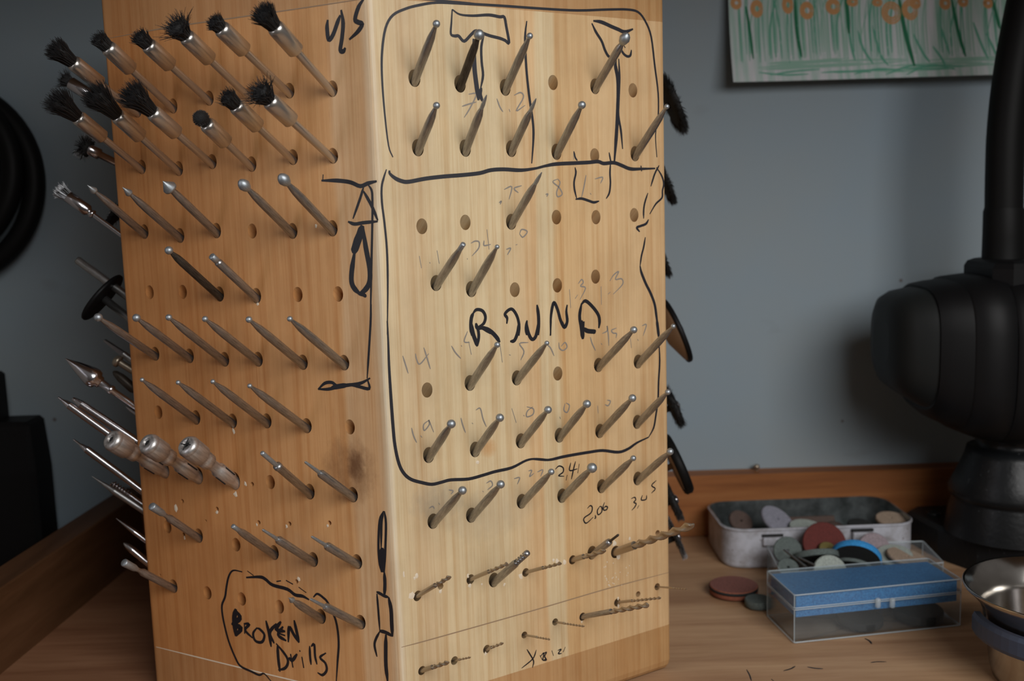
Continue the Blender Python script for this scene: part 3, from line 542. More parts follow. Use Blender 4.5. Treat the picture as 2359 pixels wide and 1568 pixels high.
S=[('R','p',4.5,[(905,362),(895,335),(886,260),(880,180),(880,120),(888,65),(905,35),(935,20),(965,12),(1005,6),(1060,8),(1150,13),(1250,20),(1330,24),(1400,22),(1445,22),(1470,28),(1487,50),(1500,85),(1508,150),(1516,215),(1516,270),(1510,310),(1513,362)]),('R','p',3,[(960,-2),(1000,0),(1080,7),(1130,14)]),
('R','A',5.5,[(712,85),(780,130),(900,142),(1040,135),(1140,152),(1182,155),(1200,240),(1225,385),(1190,365),(1140,345),(1060,325),(1010,308),(930,278),(885,310),(820,372),(770,325),(735,325),(700,305),(705,200),(712,85)]),('R','A',5,[(1000,310),(975,420),(978,560),(990,680),(968,800)]),('R','A',9,[(905,350),(912,600),(930,760),(950,905)]),('R','A',7,[(975,790),(965,850),(985,915)]),('R','A',5,[(1385,190),(1370,340),(1380,600),(1405,850),(1440,1100),(1445,1250),(1430,1475)]),
('R','B',5.5,[(522,210),(560,290),(610,370),(640,450),(670,505),(700,518)]),('R','B',7,[(535,188),(610,200),(700,240),(760,265),(820,288),(895,262)]),('R','B',5,[(785,435),(805,480),(840,508),(870,500),(880,450)]),('R','B',4,[(795,390),(825,432)]),('R','B',8,[(742,520),(735,590),(755,700),(760,830),(755,1000),(748,1150),(738,1300),(725,1465)]),('R','B',5,[(765,530),(772,700),(765,900),(762,1040),(785,1180),(800,1345)]),
('R','C',7,[(145,88),(150,118),(200,160),(260,185),(320,190),(470,162),(640,142),(800,130),(960,112),(1060,85),(1180,78),(1330,86),(1450,72),(1568,48)]),('R','D',7,[(0,72),(100,48),(200,30),(360,22),(500,15),(580,8),(630,25),(720,18),(790,42),(870,74),(970,74),(1095,70)]),('R','D',6,[(965,45),(972,95)]),
('R','C',4,[(118,78),(95,150),(75,240),(78,380),(100,560),(122,800),(130,1100),(126,1568)]),('R','E',6,[(126,-5),(135,200),(142,400),(160,700),(178,950),(195,1120),(230,1280),(275,1370),(340,1425),(440,1455),(530,1470),(620,1450),(700,1430),(860,1422),(1000,1385),(1100,1355),(1250,1320),(1380,1255),(1470,1240),(1568,1246)]),
('R','F',6,[(-5,1245),(130,1250),(260,1222),(360,1203),(500,1180),(620,1165),(760,1180),(850,1150),(930,1095),(1035,1045)]),('R','F',4.5,[(1035,1045),(1080,960),(1100,850),(1120,700),(1125,540),(1135,350),(1125,140)]),('R','F',7,[(1128,150),(1118,60),(1108,-20)]),('R','D',6,[(1128,1575),(1105,1400),(1088,1290),(1050,1190),(1010,1110),(970,1010),(958,950)]),('R','D',4,[(958,950),(970,860),(990,780),(1005,690)]),
('R','D',4,[(1130,42),(1090,120),(1055,232)]),('R','D',4,[(1105,60),(1150,130),(1172,205),(1160,270),(1155,335),(1100,390),(1045,482)]),('R','D',4,[(1028,292),(1000,380),(990,450),(990,522)]),('R','D',5,[(1035,530),(1010,570),(960,590),(928,605),(955,642)]),
('R','B',3.5,[(360,1365),(372,1420),(392,1450)]),('R','D',4,[(370,60),(378,110),(362,190),(366,260),(385,340)]),('R','D',5,[(375,348),(430,342),(490,360),(540,376),(588,364)]),('R','D',4,[(692,0),(686,110),(690,200),(680,290),(652,342)]),('R','B',3.5,[(678,1375),(690,1440),(700,1480)])]
strokes('pen_sketch',S,INK2,'dark pen outlines of boxes, hammer and mallet shapes')
S=[('R','C',7,[(905,1370),(885,1420),(880,1500),(890,1580)]),('R','E',8,[(880,0),(900,110),(925,180),(940,225)]),('R','E',6,[(940,222),(952,120),(932,20)]),('R','C',6,[(895,1385),(930,1345),(985,1355),(1012,1410),(995,1470),(945,1500)]),('R','C',7,[(925,1465),(940,1510),(990,1510),(1060,1560)]),('R','E',8,[(990,48),(1060,90),(1110,140),(1142,190)]),
('R','C',6,[(1205,1472),(1208,1420),(1188,1385),(1225,1345),(1260,1345),(1300,1410),(1318,1500),(1315,1580)]),('R','E',7,[(1316,0),(1305,90),(1275,170),(1235,180)]),('R','C',6,[(1388,1440),(1378,1510),(1385,1575)]),('R','E',7,[(1383,0),(1395,90),(1430,160),(1468,130),(1490,0)]),('R','C',7,[(1478,1300),(1492,1420),(1490,1575)]),
('R','D',6.5,[(150,1575),(152,1420),(168,1310),(185,1282),(215,1350),(240,1440),(275,1505),(300,1450),(292,1360),(300,1300)]),('R','D',7,[(155,1450),(148,1580)]),('R','F',7,[(148,0),(150,105)]),('R','F',6,[(255,0),(272,55),(300,0)]),
('R','D',7,[(430,1285),(412,1400),(425,1500),(432,1575)]),('R','D',7,[(425,1300),(465,1265),(530,1320),(580,1390),(592,1450),(585,1512)]),('R','F',10,[(430,-10),(435,80),(442,160)]),('R','D',9,[(450,1450),(445,1570)]),('R','F',9,[(450,60),(480,85),(540,92),(558,98)]),('R','F',4,[(590,0),(585,50)])]
strokes('lettering',S,INK,'handwritten ROUND in black marker')
P_=[('C',[(415,860),(435,970)]),('C',[(508,915),(512,928)]),('C',[(575,810),(595,930)]),('C',[(880,745),(920,725),(955,735),(950,790),(890,860)]),('C',[(848,880),(850,892)]),('C',[(1000,720),(1000,765),(1060,755)]),('C',[(1025,620),(1045,800)]),('C',[(1320,660),(1340,620),(1390,640),(1350,690),(1320,660)]),('C',[(1200,800),(1240,790),(1210,850)]),('C',[(1285,760),(1300,755)]),('C',[(1135,380),(1155,365),(1145,395)]),('C',[(1180,260),(1250,235),(1225,350)]),('C',[(1340,225),(1270,250),(1310,290)]),
('D',[(215,165),(170,190),(225,240),(255,300),(215,325),(205,280),(235,200),(215,165)]),('D',[(105,305),(125,300),(115,325)]),('D',[(470,130),(452,230),(430,330)]),('D',[(508,292),(516,306)]),('D',[(550,165),(620,150),(600,205)]),
('D',[(320,1160),(332,1330)]),('D',[(372,1245),(395,1210)]),('D',[(400,1110),(430,1072),(445,1100),(420,1132),(465,1150),(415,1255)]),('D',[(605,1135),(609,1300)]),('D',[(668,1205),(690,1185)]),('D',[(685,1085),(720,1030),(765,1000),(735,1070),(790,1065),(800,1115),(715,1205)]),
('E',[(265,310),(290,390),(315,470)]),('E',[(380,290),(390,340),(420,385),(500,290)]),('E',[(455,235),(485,330),(515,430)]),('E',[(705,220),(740,280),(790,335)]),('E',[(792,215),(800,226)]),('E',[(850,90),(820,180),(870,190)]),('E',[(860,180),(885,300)]),('E',[(1145,220),(1165,370)]),('E',[(1225,300),(1240,305)]),('E',[(1400,190),(1320,200),(1360,270),(1330,350)]),
('E',[(345,960),(362,1030),(392,1095)]),('E',[(425,1030),(440,1048)]),('E',[(505,890),(455,930),(460,985),(505,930),(500,890),(545,1000)]),('E',[(790,870),(805,930),(832,1005)]),('E',[(890,915),(900,925)]),('E',[(925,800),(965,785),(990,880),(1020,950)]),('E',[(1250,785),(1290,915)]),('E',[(1355,845),(1365,855)]),('E',[(1385,770),(1445,790),(1440,840),(1385,860),(1390,810),(1440,770)]),
('F',[(115,205),(150,240),(182,312)]),('F',[(225,190),(230,240),(262,262),(298,232),(280,190),(245,225)]),('F',[(508,140),(525,200),(556,265)]),('F',[(605,198),(615,210)]),('F',[(615,110),(660,85),(660,40),(672,130),(675,220)]),('F',[(745,60),(700,80),(715,105),(745,110),(740,150)]),('F',[(870,150),(880,240)]),('F',[(935,160),(942,175)]),('F',[(975,40),(1015,30),(985,130)]),
('F',[(290,735),(320,760),(300,820),(270,800),(280,740)]),('F',[(232,860),(240,880)]),('F',[(660,710),(690,720),(670,760),(640,750)]),('F',[(575,760),(580,830)]),('E',[(1020,1460),(1060,1440),(1075,1480),(1030,1520)]),('E',[(985,1530),(995,1540)]),('E',[(1270,1420),(1320,1410),(1300,1470)]),('E',[(1400,1350),(1430,1345),(1410,1400),(1450,1370)]),('E',[(680,1520),(720,1530),(700,1560)]),('E',[(1480,1360),(1530,1340),(1510,1400)]),
('A',[(800,960),(860,940),(930,920)]),('A',[(820,1060),(870,980),(930,850),(860,850)]),('A',[(1115,890),(1140,960),(1170,1010)]),('A',[(1270,860),(1330,835),(1355,880),(1290,1000),(1370,950)]),('A',[(1225,985),(1235,1010)]),('G',[(470,110),(500,95),(515,115)]),('G',[(550,65),(560,80)]),('B',[(358,1365),(358,1440)])]
strokes('pencil_figure',[('R',k,2.6,p) for k,p in P_],PENC,'faint pencilled bur size',3.2)
S=[('F',[(192,1335),(225,1305),(262,1320),(262,1360),(222,1392),(272,1398)]),('F',[(300,1385),(290,1435)]),('F',[(332,1275),(322,1345),(392,1330)]),('F',[(375,1262),(355,1340),(338,1425)]),('F',[(408,1285),(395,1370)]),
('H',[(450,112),(475,88),(492,105),(480,150),(425,190),(422,220),(445,235),(500,185)]),('H',[(516,168),(520,190),(510,198)]),('H',[(555,95),(535,130),(542,165),(572,140),(570,100),(552,95)]),('H',[(596,60),(583,95),(588,125),(612,122),(620,100),(602,95),(588,112)]),
('H',[(820,30),(850,18),(858,40),(842,60),(862,72),(850,100),(825,128)]),('H',[(885,85),(872,112)]),('H',[(915,0),(905,40),(945,35),(950,0)]),('F',[(1105,1435),(1062,1480),(1095,1510),(1060,1550)]),('G',[(1295,1300),(1320,1340),(1352,1400),(1342,1455)]),('G',[(1375,1305),(1345,1380),(1250,1460)]),('G',[(1410,1360),(1440,1330),(1430,1390),(1460,1380)]),
('H',[(50,1350),(70,1390)]),('H',[(75,1340),(105,1325),(90,1360),(105,1390),(75,1395)]),('H',[(150,1310),(165,1355)]),('H',[(200,1310),(230,1300),(205,1335),(235,1335)]),('H',[(265,1280),(245,1325)])]
strokes('ink_figure',[('R',k,2.8,p) for k,p in S],INK,'small inked figure',3.2)
m=MB(); ribbon3(m,[np.array([1.2,Z1]),np.array([30,Z1+.1]),np.array([60,Z1]),np.array([88.8,Z1])],.38,lambda q:mid+tL*q[0]+Zv*q[1]+nL*.04); m.build('seam_line',CHIP,blk,BO)
strokes('pencil_line',[('L','p',2.2,[(250,88),(390,63),(520,44),(700,18),(845,-4)]),('R','p',2.2,[(925,1490),(1000,1470),(1230,1405),(1400,1355),(1540,1318)])],LINE,'ruled pencil line across the face',1)
# pale torn splinters round holes
rnd=random.Random(8); m=MB()
for f,px,py,r_ in [('L',543,1138,1.0),('L',538,992,.8),('L',594,700,.6),('L',566,1114,.8),('L',500,1180,.6),('L',688,1333,.8),('L',592,1208,.5),('L',660,1212,.5),('L',405,1170,.9),('L',728,521,.5),('L',425,1238,.5),('L',755,1210,.4),('R',948,1370,1.0),('R',1015,1362,.6),('R',1082,1348,.7),('R',1078,1325,.5),('R',1200,1325,.9),('R',1300,1294,.8),('R',1283,1292,.7),('R',1415,1252,1.1),('R',1424,1282,1.0),('R',1450,1240,.6),('R',1100,1064,.6),('R',960,1325,.7),('R',955,1330,.5),('R',930,1322,.6),('R',1119,1505,.5),('R',1424,1378,.5),('R',1424,1395,.5),('R',1340,1432,.4),('R',1162,1345,.5),('R',1275,1290,.5),('R',1110,1345,.4)]+[('R',1390+rnd.random()*60,1290+rnd.random()*60,.22) for _ in range(26)]:
    t=tL if f=='L' else tR; n=nL if f=='L' else nR; q=onface(f,(px,py)); k=7
    ring=[q+t*(r_*.7*math.cos(2*PI*i/k)*(.5+rnd.random()))+Zv*(r_*math.sin(2*PI*i/k)*(.5+rnd.random()))+n*.03 for i in range(k)]
    m.add(ring+[q+n*.12],[[i,(i+1)%k,k] for i in range(k)],0,False)
props(m.build('splinters',CHIP,blk,BO),'pale torn wood fibres round the holes',kind='stuff')
# ---------------------------------------------------------------- tools standing in the two side faces
def side_solve(side,tip,thru,length,el=38):
    fx=lef if side=='L' else rig; n=nSL if side=='L' else nSR; rt=ray(tip)
    # tip depth from the protruding length
    k=length*math.cos(math.radians(el)); s=((fx@n)+k)/(rt@n); T=rt*s
    if thru is None: d=nominal(n,el)
    else:
        N=np.cross(ray(tip),ray(thru)); N/=np.linalg.norm(N)
        # direction in the vertical plane of the face normal, lying in the view plane
        d=np.cross(N,np.cross(n,Zv)); d/=np.linalg.norm(d)
        if d@n<0: d=-d
    L=k/(d@n); return T-d*L,d,L
def side_tool(name,label,cat,group,side,tip,thru,length,builder,el=38):
    if side=='R': el=22
    B,d,L=side_solve(side,tip,thru,length,el); 
    o=empty(name,label,cat,B,group,d); builder(o,L); return o
GS='tools standing in the hidden left side of the block'
def rodprof(L,r,tipf): return [(-4,r),(L-tipf[0],r)]+[(L-a,b) for a,b in tipf[1:]]
def simple(parts):
    def f(o,L):
        for nm,mt,fn in parts:
            m=MB(); fn(m,L); m.build(nm,mt,o,local=True)
    return f
def k_brush(o,L):
    m=MB(); m.lathe([(-4,.95),(L-12,.95)],16); m.build('shank',CHROME,o,local=True)
    m=MB(); m.lathe([(L-12,1.0),(L-11.4,1.9),(L-3.2,1.95),(L-2.6,1.5),(L-2.6,.01)],22); fo_=m.build('ferrule',CHROME,o,local=True)
    bristles(3,L-2.7,L+.3,1.5,2.6,160,messy=1.0).build('bristles',[BRIS,BLOB],fo_,local=True)
side_tool('mandrel_brush','bright-ferruled end brush with a short black tuft, behind the fan-shaped brushes','brush',GS,'L',(142,178),(199,214),27,k_brush)
def k_wirewheel(o,L):
    m=MB(); m.lathe([(-4,1.1),(L-6,1.1),(L-5.8,1.7),(L-2,1.7)],18); m.build('shank',CHROME,o,local=True)
    rn=random.Random(5); m=MB(); m.lathe([(L-2.6,.01),(L-2.6,2.6),(L-.4,2.4),(L-.4,.01)],18,1)
    for i in range(420):
        a=rn.random()*2*PI; b=rn.random()*.9-.35; v=np.array([math.cos(a)*math.cos(b),math.sin(a)*math.cos(b),math.sin(b)]); c0=np.array([0,0,L-1.6+rn.random()]); q=3.6+rn.random()*.9
        hair(m,c0+v*1.6,c0+v*q*.8+np.array([rn.random()-.5]*3)*.6,c0+v*q,.07,mi=0 if rn.random()<.45 else 2)
    m.build('bristles',[WIRE,BLOB,BRIS],o,local=True)
side_tool('wire_brush','small round wire brush in front of a dark hole, below the fan-shaped brushes at left','brush',GS,'L',(188,335),(262,372),21,k_wirewheel)
def k_wirecup(o,L):
    m=MB(); m.lathe([(-4,.75),(L-12.3,.75)],16); m.build('shank',CHROME,o,local=True)
    m=MB(); m.lathe([(L-12.5,.8),(L-12.2,1.3),(L-11.6,1.35),(L-11.3,1.0),(L-10.8,1.1),(L-10.2,1.75),(L-3.6,1.8),(L-3.2,1.4),(L-3.2,.01)],24); fo_=m.build('ferrule',CHROME,o,local=True)
    bristles(9,L-3.3,L+.8,1.6,2.4,420,rad=.09,messy=.45).build('bristles',[WIRE,BLOB],fo_,local=True)
side_tool('wire_brush','steel wire cup brush on a bright shank at the far left','brush',GS,'L',(135,436),(272,536),27,k_wirecup)
side_tool('mandrel_rod','plain dark steel rod pointing up beside the black disc','mandrel',GS,'L',(176,597),(253,653),25,simple([('shank',STEEL,lambda m,L:m.lathe([(-4,1.25),(L-.5,1.25),(L-.1,1.0),(L,.6),(L,.01)],18))]))
side_tool('cutting_disc','black thin disc on a steel mandrel at the left edge of the block','disc',GS,'L',(240,688),(284,722),15.5,simple([('shank',STEEL,lambda m,L:m.lathe([(-4,1.2),(L+.2,1.2),(L+.3,.01)],18)),('disc',BLK,lambda m,L:m.lathe([(L,.01),(L,8.2),(L+.3,8.6),(L+1.0,8.6),(L+1.3,8.2),(L+1.3,.01)],40))]))
def flatbit(m,L): m.add([(-.9,-.25,L),(.9,-.25,L),(.9,.25,L),(-.9,.25,L),(-.75,-.75,L-7),(.75,-.75,L-7),(.75,.75,L-7),(-.75,.75,L-7)],[[0,1,2,3],[4,7,6,5],[0,4,5,1],[1,5,6,2],[2,6,7,3],[3,7,4,0]],0,False)
side_tool('flat_bit','flat-bladed bright bit above the large steel cone','bit',GS,'L',(241,783),(294,822),19,simple([('shank',STEEL,lambda m,L:m.lathe([(-4,1.0),(L-7,1.0)],16)),('blade',CHROME,flatbit)]))
side_tool('screw_mandrel','mandrel with a domed screw head beside the flat bit','mandrel',GS,'L',(262,826),(294,846),16,simple([('shank',BRASSY,lambda m,L:m.lathe([(-4,1.1),(L-2.2,1.1)],18)),('screw_head',BRASSY,lambda m,L:m.lathe([(L-2.3,1.3),(L-2.0,1.9),(L-1.2,2.0),(L-.4,1.5),(L,.6),(L,.01)],20))]))
side_tool('tapered_stone','dark bullet-shaped burr just right of the large steel cone','bur',GS,'L',(261,855),(297,886),17,simple([('shank',STEEL,lambda m,L:m.lathe([(-4,1.0),(L-9,1.0)],16)),('head',DARKS,lambda m,L:m.lathe([(L-9.2,1.0),(L-8,1.55),(L-3,1.4),(L-.8,.9),(L,.35),(L,.01)],20))]))
side_tool('polishing_cone','large polished steel cone point on a stepped mandrel, at the left','bur',GS,'L',(150,825),(302,929),25,simple([('shank',CHROME,lambda m,L:m.lathe([(-4,.95),(L-16.5,.95),(L-16.3,1.35),(L-15.4,1.4),(L-15.1,1.2),(L-12.2,1.25)],20)),('head',CHROME,lambda m,L:m.lathe([(L-12.5,1.2),(L-12.2,1.7),(L-11.4,1.8),(L-11.0,2.6),(L-10,2.95),(L-8.6,2.8),(L-4,1.5),(L,.05)],30))]))
side_tool('pointed_tool','long polished steel point above the leftmost chuck','bur',GS,'L',(133,914),(251,999),26,simple([('shank',CHROME,lambda m,L:m.lathe([(-4,1.1),(L-4,1.1)],18)),('tip',CHROME,lambda m,L:m.lathe([(L-4.02,1.1),(L-2.2,.62),(L-1.7,.4),(L-.3,.28),(L,.05)],14))]))
side_tool('pointed_tool','polished steel rod with a blunt tapered end, just behind the long point','bur',GS,'L',(167,917),(305,1009),23.5,simple([('shank',CHROME,lambda m,L:m.lathe([(-4,1.15),(L-3,1.15)],18)),('tip',CHROME,lambda m,L:m.lathe([(L-3.02,1.15),(L-1.2,.75),(L-.2,.6),(L,.3),(L,.01)],14))]))
side_tool('pointed_tool','polished steel rod with a stepped needle end, below the leftmost chuck','bur',GS,'L',(168,1011),(316,1121),26,simple([('shank',CHROME,lambda m,L:m.lathe([(-4,1.1),(L-5,1.1)],18)),('tip',CHROME,lambda m,L:m.lathe([(L-5.02,1.1),(L-4,.75),(L-2.9,.6),(L-2.7,.38),(L-.3,.28),(L,.05)],14))]))
side_tool('pointed_tool','needle-pointed steel burnisher beside the coiled spring tool','bur',GS,'L',(211,1096),(323,1170),22,simple([('shank',STEEL,lambda m,L:m.lathe([(-4,1.05),(L-8,1.05)],18)),('tip',STEEL,lambda m,L:m.lathe([(L-8.02,1.05),(L-6.5,.8),(L-.5,.15),(L,.04)],14))]))
def knurl(m,L):
    m.lathe([(L-7,.55),(L-.3,.55),(L,.01)],12)
    m.tube([(math.cos(t)*.85,math.sin(t)*.85,L-7+6.8*t/(2*PI*7)) for t in np.linspace(0,2*PI*7,120)],.26,6)
side_tool('spiral_tool','small tool with a coiled knurled tip by the side rail','bur',GS,'L',(257,1111),(321,1156),19,simple([('shank',CHROME,lambda m,L:m.lathe([(-4,.85),(L-6.8,.85)],16)),('coil',CHROME,knurl)]))
side_tool('pointed_tool','fine tapering steel point against the dark side rail','bur',GS,'L',(267,1193),(329,1239),19,simple([('shank',CHROME,lambda m,L:m.lathe([(-4,.85),(L-7,.85)],16)),('tip',CHROME,lambda m,L:m.lathe([(L-7.02,.85),(L-5.5,.7),(L-.5,.15),(L,.04)],12))]))
side_tool('pointed_tool','blunt polished steel point just above the lowest left bur','bur',GS,'L',(285,1250),(334,1290),17,simple([('shank',CHROME,lambda m,L:m.lathe([(-4,1.15),(L-3.4,1.15)],16)),('tip',CHROME,lambda m,L:m.lathe([(L-3.42,1.15),(L-1.6,.95),(L-.3,.4),(L,.1)],14))]))
side_tool('pointed_tool','tip of a steel tool just showing at the left edge under the cone','bur',GS,'L',(290,936),(304,946),16.5,simple([('shank',CHROME,lambda m,L:m.lathe([(-4,.6),(L-2,.6),(L,.1)],12))]))
def wheel(o,L,R,th,seed,n,mt=None,core=BLOB,lean=.35):
    rn=random.Random(seed); m=MB(); m.lathe([(-4,1.1),(L+.6,1.1),(L+.6,.01)],16); m.build('mandrel',STEEL,o,local=True)
    m=MB(); m.lathe([(L-th/2,.01),(L-th/2,R*.55),(L-th/4,R*.86),(L+th/4,R*.86),(L+th/2,R*.55),(L+th/2,.01)],30,1)
    for i in range(n):
        a=rn.random()*2*PI; z=(rn.random()-.5)*th; v=np.array([math.cos(a),math.sin(a),0]); q=R*(.9+.14*rn.random()); k=(rn.random()-.5)*lean*2
        hair(m,v*R*.35+np.array([0,0,L+z*.5]),v*q*.75+np.array([0,0,L+z*.9]),v*q+np.array([-v[1]*k,v[0]*k,L+z+k*.6]),.11)
    bo_=m.build('bristles',[mt or BRIS,core],o,local=True)
    m=MB(); m.lathe([(L+th/2-.1,1.6),(L+th/2+.5,1.6),(L+th/2+.9,1.0),(L+th/2+.9,.01)],16); m.build('hub_nut',CHROME,bo_,local=True)
side_tool('bristle_wheel','black bristle wheel mostly hidden behind the left edge, beside the long wire cup brush','brush',GS,'L',(268,492),None,13,lambda o,L:wheel(o,L,5.0,2.0,77,260))
side_tool('bristle_wheel','black bristle wheel mostly hidden behind the fan-shaped brushes','brush',GS,'L',(252,268),None,13,lambda o,L:wheel(o,L,5.2,2.2,78,260)) if False else None
GSR='wheels standing in the hidden right side of the block'
side_tool('bristle_wheel','topmost black bristle wheel showing past the right edge','brush',GSR,'R',(1549,240),None,13,lambda o,L:wheel(o,L,11,2.6,1,900))
side_tool('bristle_wheel','black bristle wheel beside the pen box scribble, second down at the right edge','brush',GSR,'R',(1532,420),None,11.5,lambda o,L:wheel(o,L,8.5,2.0,2,700))
side_tool('bristle_wheel','small sliver of black bristle wheel at the right edge above the polishing disc','brush',GSR,'R',(1524,594),None,11,lambda o,L:wheel(o,L,8,1.8,3,400))
def dish(o,L):
    m=MB(); m.lathe([(-4,1.1),(L+1,1.1),(L+1,.01)],16); m.build('mandrel',STEEL,o,local=True)
    m=MB(); m.lathe([(L-4.2,1.2),(L-4,3.5),(L-1.2,10.3),(L-.4,11.4),(L-.4,.01)],44); m.build('backing_pad',TANL,o,local=True)
    m=MB(); m.lathe([(L-.6,.01),(L-.6,11.7),(L-.2,12),(L+.7,12),(L+1.1,11.6),(L+1.1,.01)],44); bo_=m.build('disc',BLK,o,local=True)
    m=MB(); m.lathe([(L+1,2.6),(L+1.7,2.6),(L+2.4,2.0),(L+2.7,.9),(L+2.7,.01)],20); m.build('hub_nut',CHROME,bo_,local=True)
side_tool('polishing_disc','dished disc with tan underside, black rim and bright hub nut past the right edge','disc',GSR,'R',(1557,762),None,15,dish)
side_tool('bristle_wheel','black bristle wheel with stray hairs between the two polishing discs','brush',GSR,'R',(1551,936),None,13.5,lambda o,L:wheel(o,L,8.2,2.8,5,800,lean=1.2))
def tyre(o,L):
    m=MB(); m.lathe([(-4,1.1),(L+1,1.1),(L+1,.01)],16); m.build('mandrel',CHROME,o,local=True)
    m=MB(); m.lathe([(L-1.3,.01),(L-1.3,9.5),(L-1.5,9.7),(L-1.6,10.6),(L-1.0,11.3),(L+.9,11.3),(L+1.7,10.4),(L+1.7,.01)],44); m.build('disc',RUB,o,local=True)
    m=MB(); m.lathe([(L-1.7,1.3),(L-1.5,9.2),(L-1.29,9.3)],40); m.build('backing_pad',TANL,o,local=True)
side_tool('polishing_disc','thick black rubber wheel with a brown inner face, lower at the right edge','disc',GSR,'R',(1559,1068),None,14,tyre)
side_tool('bristle_wheel','dark grey bristle wheel above the big drill tip at the right edge','brush',GSR,'R',(1549,1153),None,12,lambda o,L:wheel(o,L,8,2.4,6,600,GREYB))
side_tool('wire_brush','frayed steel wire wheel behind the big drill tip','brush',GSR,'R',(1557,1237),None,13,lambda o,L:wheel(o,L,8.2,1.6,7,700,WIRE,lean=1.0))
# ---------------------------------------------------------------- drawing pinned to the wall
P0,P1,P2=aty((1675,0),426),aty((1688,190),418),aty((2290,172),418)
for q_ in (P0,P1,P2): q_[1]=428
pr=empty('childs_drawing','childs crayon drawing of orange flowers in green grass, pinned to the wall','drawing',(150,428,60)); PO=(150,428,60)
ux=(P2-P1); ux/=np.linalg.norm(ux); uy=(P0-P1); uy=uy-ux*(uy@ux); uy/=np.linalg.norm(uy)
def pt(a,b,off=0): # paper coords
    bend=10*max(0,1-b/50)**2+1.2*max(0,1-a/40)**2
    return P1+ux*a+uy*b+np.array([0,-.0-off-bend,0])
PAPER=mat('paper',(.52,.54,.56),.75); g=NG(PAPER); v=g.coord('Object',(14,1,260),(0,.08,0)); v=g.coord('Object',(230,1,16))
c=g.mix((.56,.57,.60),(.22,.44,.35),g.ramp(g.noise(v,1.2,4,.6),[(.40,(0,0,0)),(.62,(.65,.65,.65))])); g.col(c)
m=MB(); nx,ny=24,12; vs=[];fs=[]
for s_ in (0,.25):
    for j in range(ny+1):
        for i in range(nx+1): vs.append(pt(128*i/nx,60*j/ny,-s_))
for j in range(ny):
    for i in range(nx):
        a=j*(nx+1)+i; b=a+(nx+1)*(ny+1); fs.append([a,a+1,a+nx+2,a+nx+1]); fs.append([b,b+nx+1,b+nx+2,b+1])
W1=(nx+1)
for i in range(nx): a=i; b=i+W1*(ny+1); fs.append([a,b,b+1,a+1]); a=ny*W1+i; b=a+W1*(ny+1); fs.append([a,a+1,b+1,b])
for j in range(ny): a=j*W1; b=a+W1*(ny+1); fs.append([a,a+W1,b+W1,b]); a=j*W1+nx; b=a+W1*(ny+1); fs.append([a,b,b+W1,a+W1])
m.add(vs,fs,0,False); m.build('paper',PAPER,pr,PO)
GRN=mat('green_crayon',(.11,.34,.24),.8); DGR=mat('dark_green_crayon',(.012,.15,.07),.8); ORG=mat('orange_crayon',(.52,.27,.11),.8); PGR=mat('pale_green_crayon',(.26,.44,.36),.8)
def pap(p): q=aty(p,423); q[1]=428; q=q-P1; return np.array([q@ux,q@uy])
def crayon(name,lst,mt,lab,off):
    m=MB()
    for w_,pts in lst: ribbon3(m,[p if isinstance(p,np.ndarray) else pap(p) for p in pts],w_,lambda q:pt(q[0],q[1],off))
    o=props(m.build(name,mt,pr,PO),lab,kind='stuff')
k_=.3826
def cw(pts): return [(1600+a*k_,b*k_) for a,b in pts]
rn=random.Random(12); gr=[];pg=[]
for i in range(150):
    a=3+120*rn.random(); b0=7+5*rn.random(); h_=20+26*rn.random(); cu=(rn.random()-.65)*9
    (gr if rn.random()<.3 else pg).append((.3+.5*rn.random(),[np.array([a,b0]),np.array([a-cu*.1,b0+h_*.5]),np.array([a+cu*-.8,b0+h_])]))
for i in range(26):
    a=2+95*rn.random(); b0=2.2+6*rn.random(); pg.append((.5+.5*rn.random(),[np.array([a,b0]),np.array([a+12,b0+.6*rn.random()]),np.array([a+22+8*rn.random(),b0+1.4*rn.random()])]))
for i in range(9):
    a=8+80*rn.random(); gr.append((.7,[np.array([a,1+3*rn.random()]),np.array([a+10,1.8+3*rn.random()]),np.array([a+20,2.5+2*rn.random()])]))
for pts in ([(990,180),(1010,290),(1060,390)],[(1080,150),(1110,330),(1150,400)],[(930,0),(940,250),(955,370)],[(1430,280),(1470,350),(1490,410)],[(1320,200),(1370,330),(1400,380)],[(1490,150),(1510,250),(1525,330)],[(1690,130),(1720,260),(1750,360)],[(1760,200),(1790,290),(1805,350)]): gr.append((1.0,[pap(p) for p in cw(pts)]))
crayon('crayon_grass',pg,PGR,'pale green crayon strokes',.04); crayon('crayon_grass',gr,GRN,'green crayon strokes',.06)
crayon('crayon_stems',[(w_,[pap(p) for p in cw(q)]) for w_,q in ((1.1,[(318,30),(335,180),(345,360)]),(1.4,[(618,-20),(622,200),(638,348)]),(1.6,[(928,-20),(935,60),(935,200)]),(1.7,[(1252,-20),(1275,200),(1305,405)]),(1.4,[(1570,-20),(1595,200),(1618,345)]),(1.3,[(1815,-20),(1835,90),(1845,170)]))],DGR,'dark green flower stems',.09)
ol=[]
for (x,y,rx,ry) in [(260,10,30,35),(385,45,35,50),(575,20,30,50),(690,55,38,50),(850,30,40,45),(970,0,30,25),(1120,5,28,20),(1200,70,55,65),(1315,50,45,60),(1530,10,30,35),(1640,0,28,28),(1790,10,25,28),(1350,10,30,30)]:
    for s in (1,.75,.5): ol.append((.8,[pap((1600+(x+rx*s*math.cos(t))*k_,(y+ry*s*math.sin(t))*k_)) for t in np.linspace(0,2*PI,11)]))
crayon('crayon_petals',ol,ORG,'orange crayon flower petals',.11)
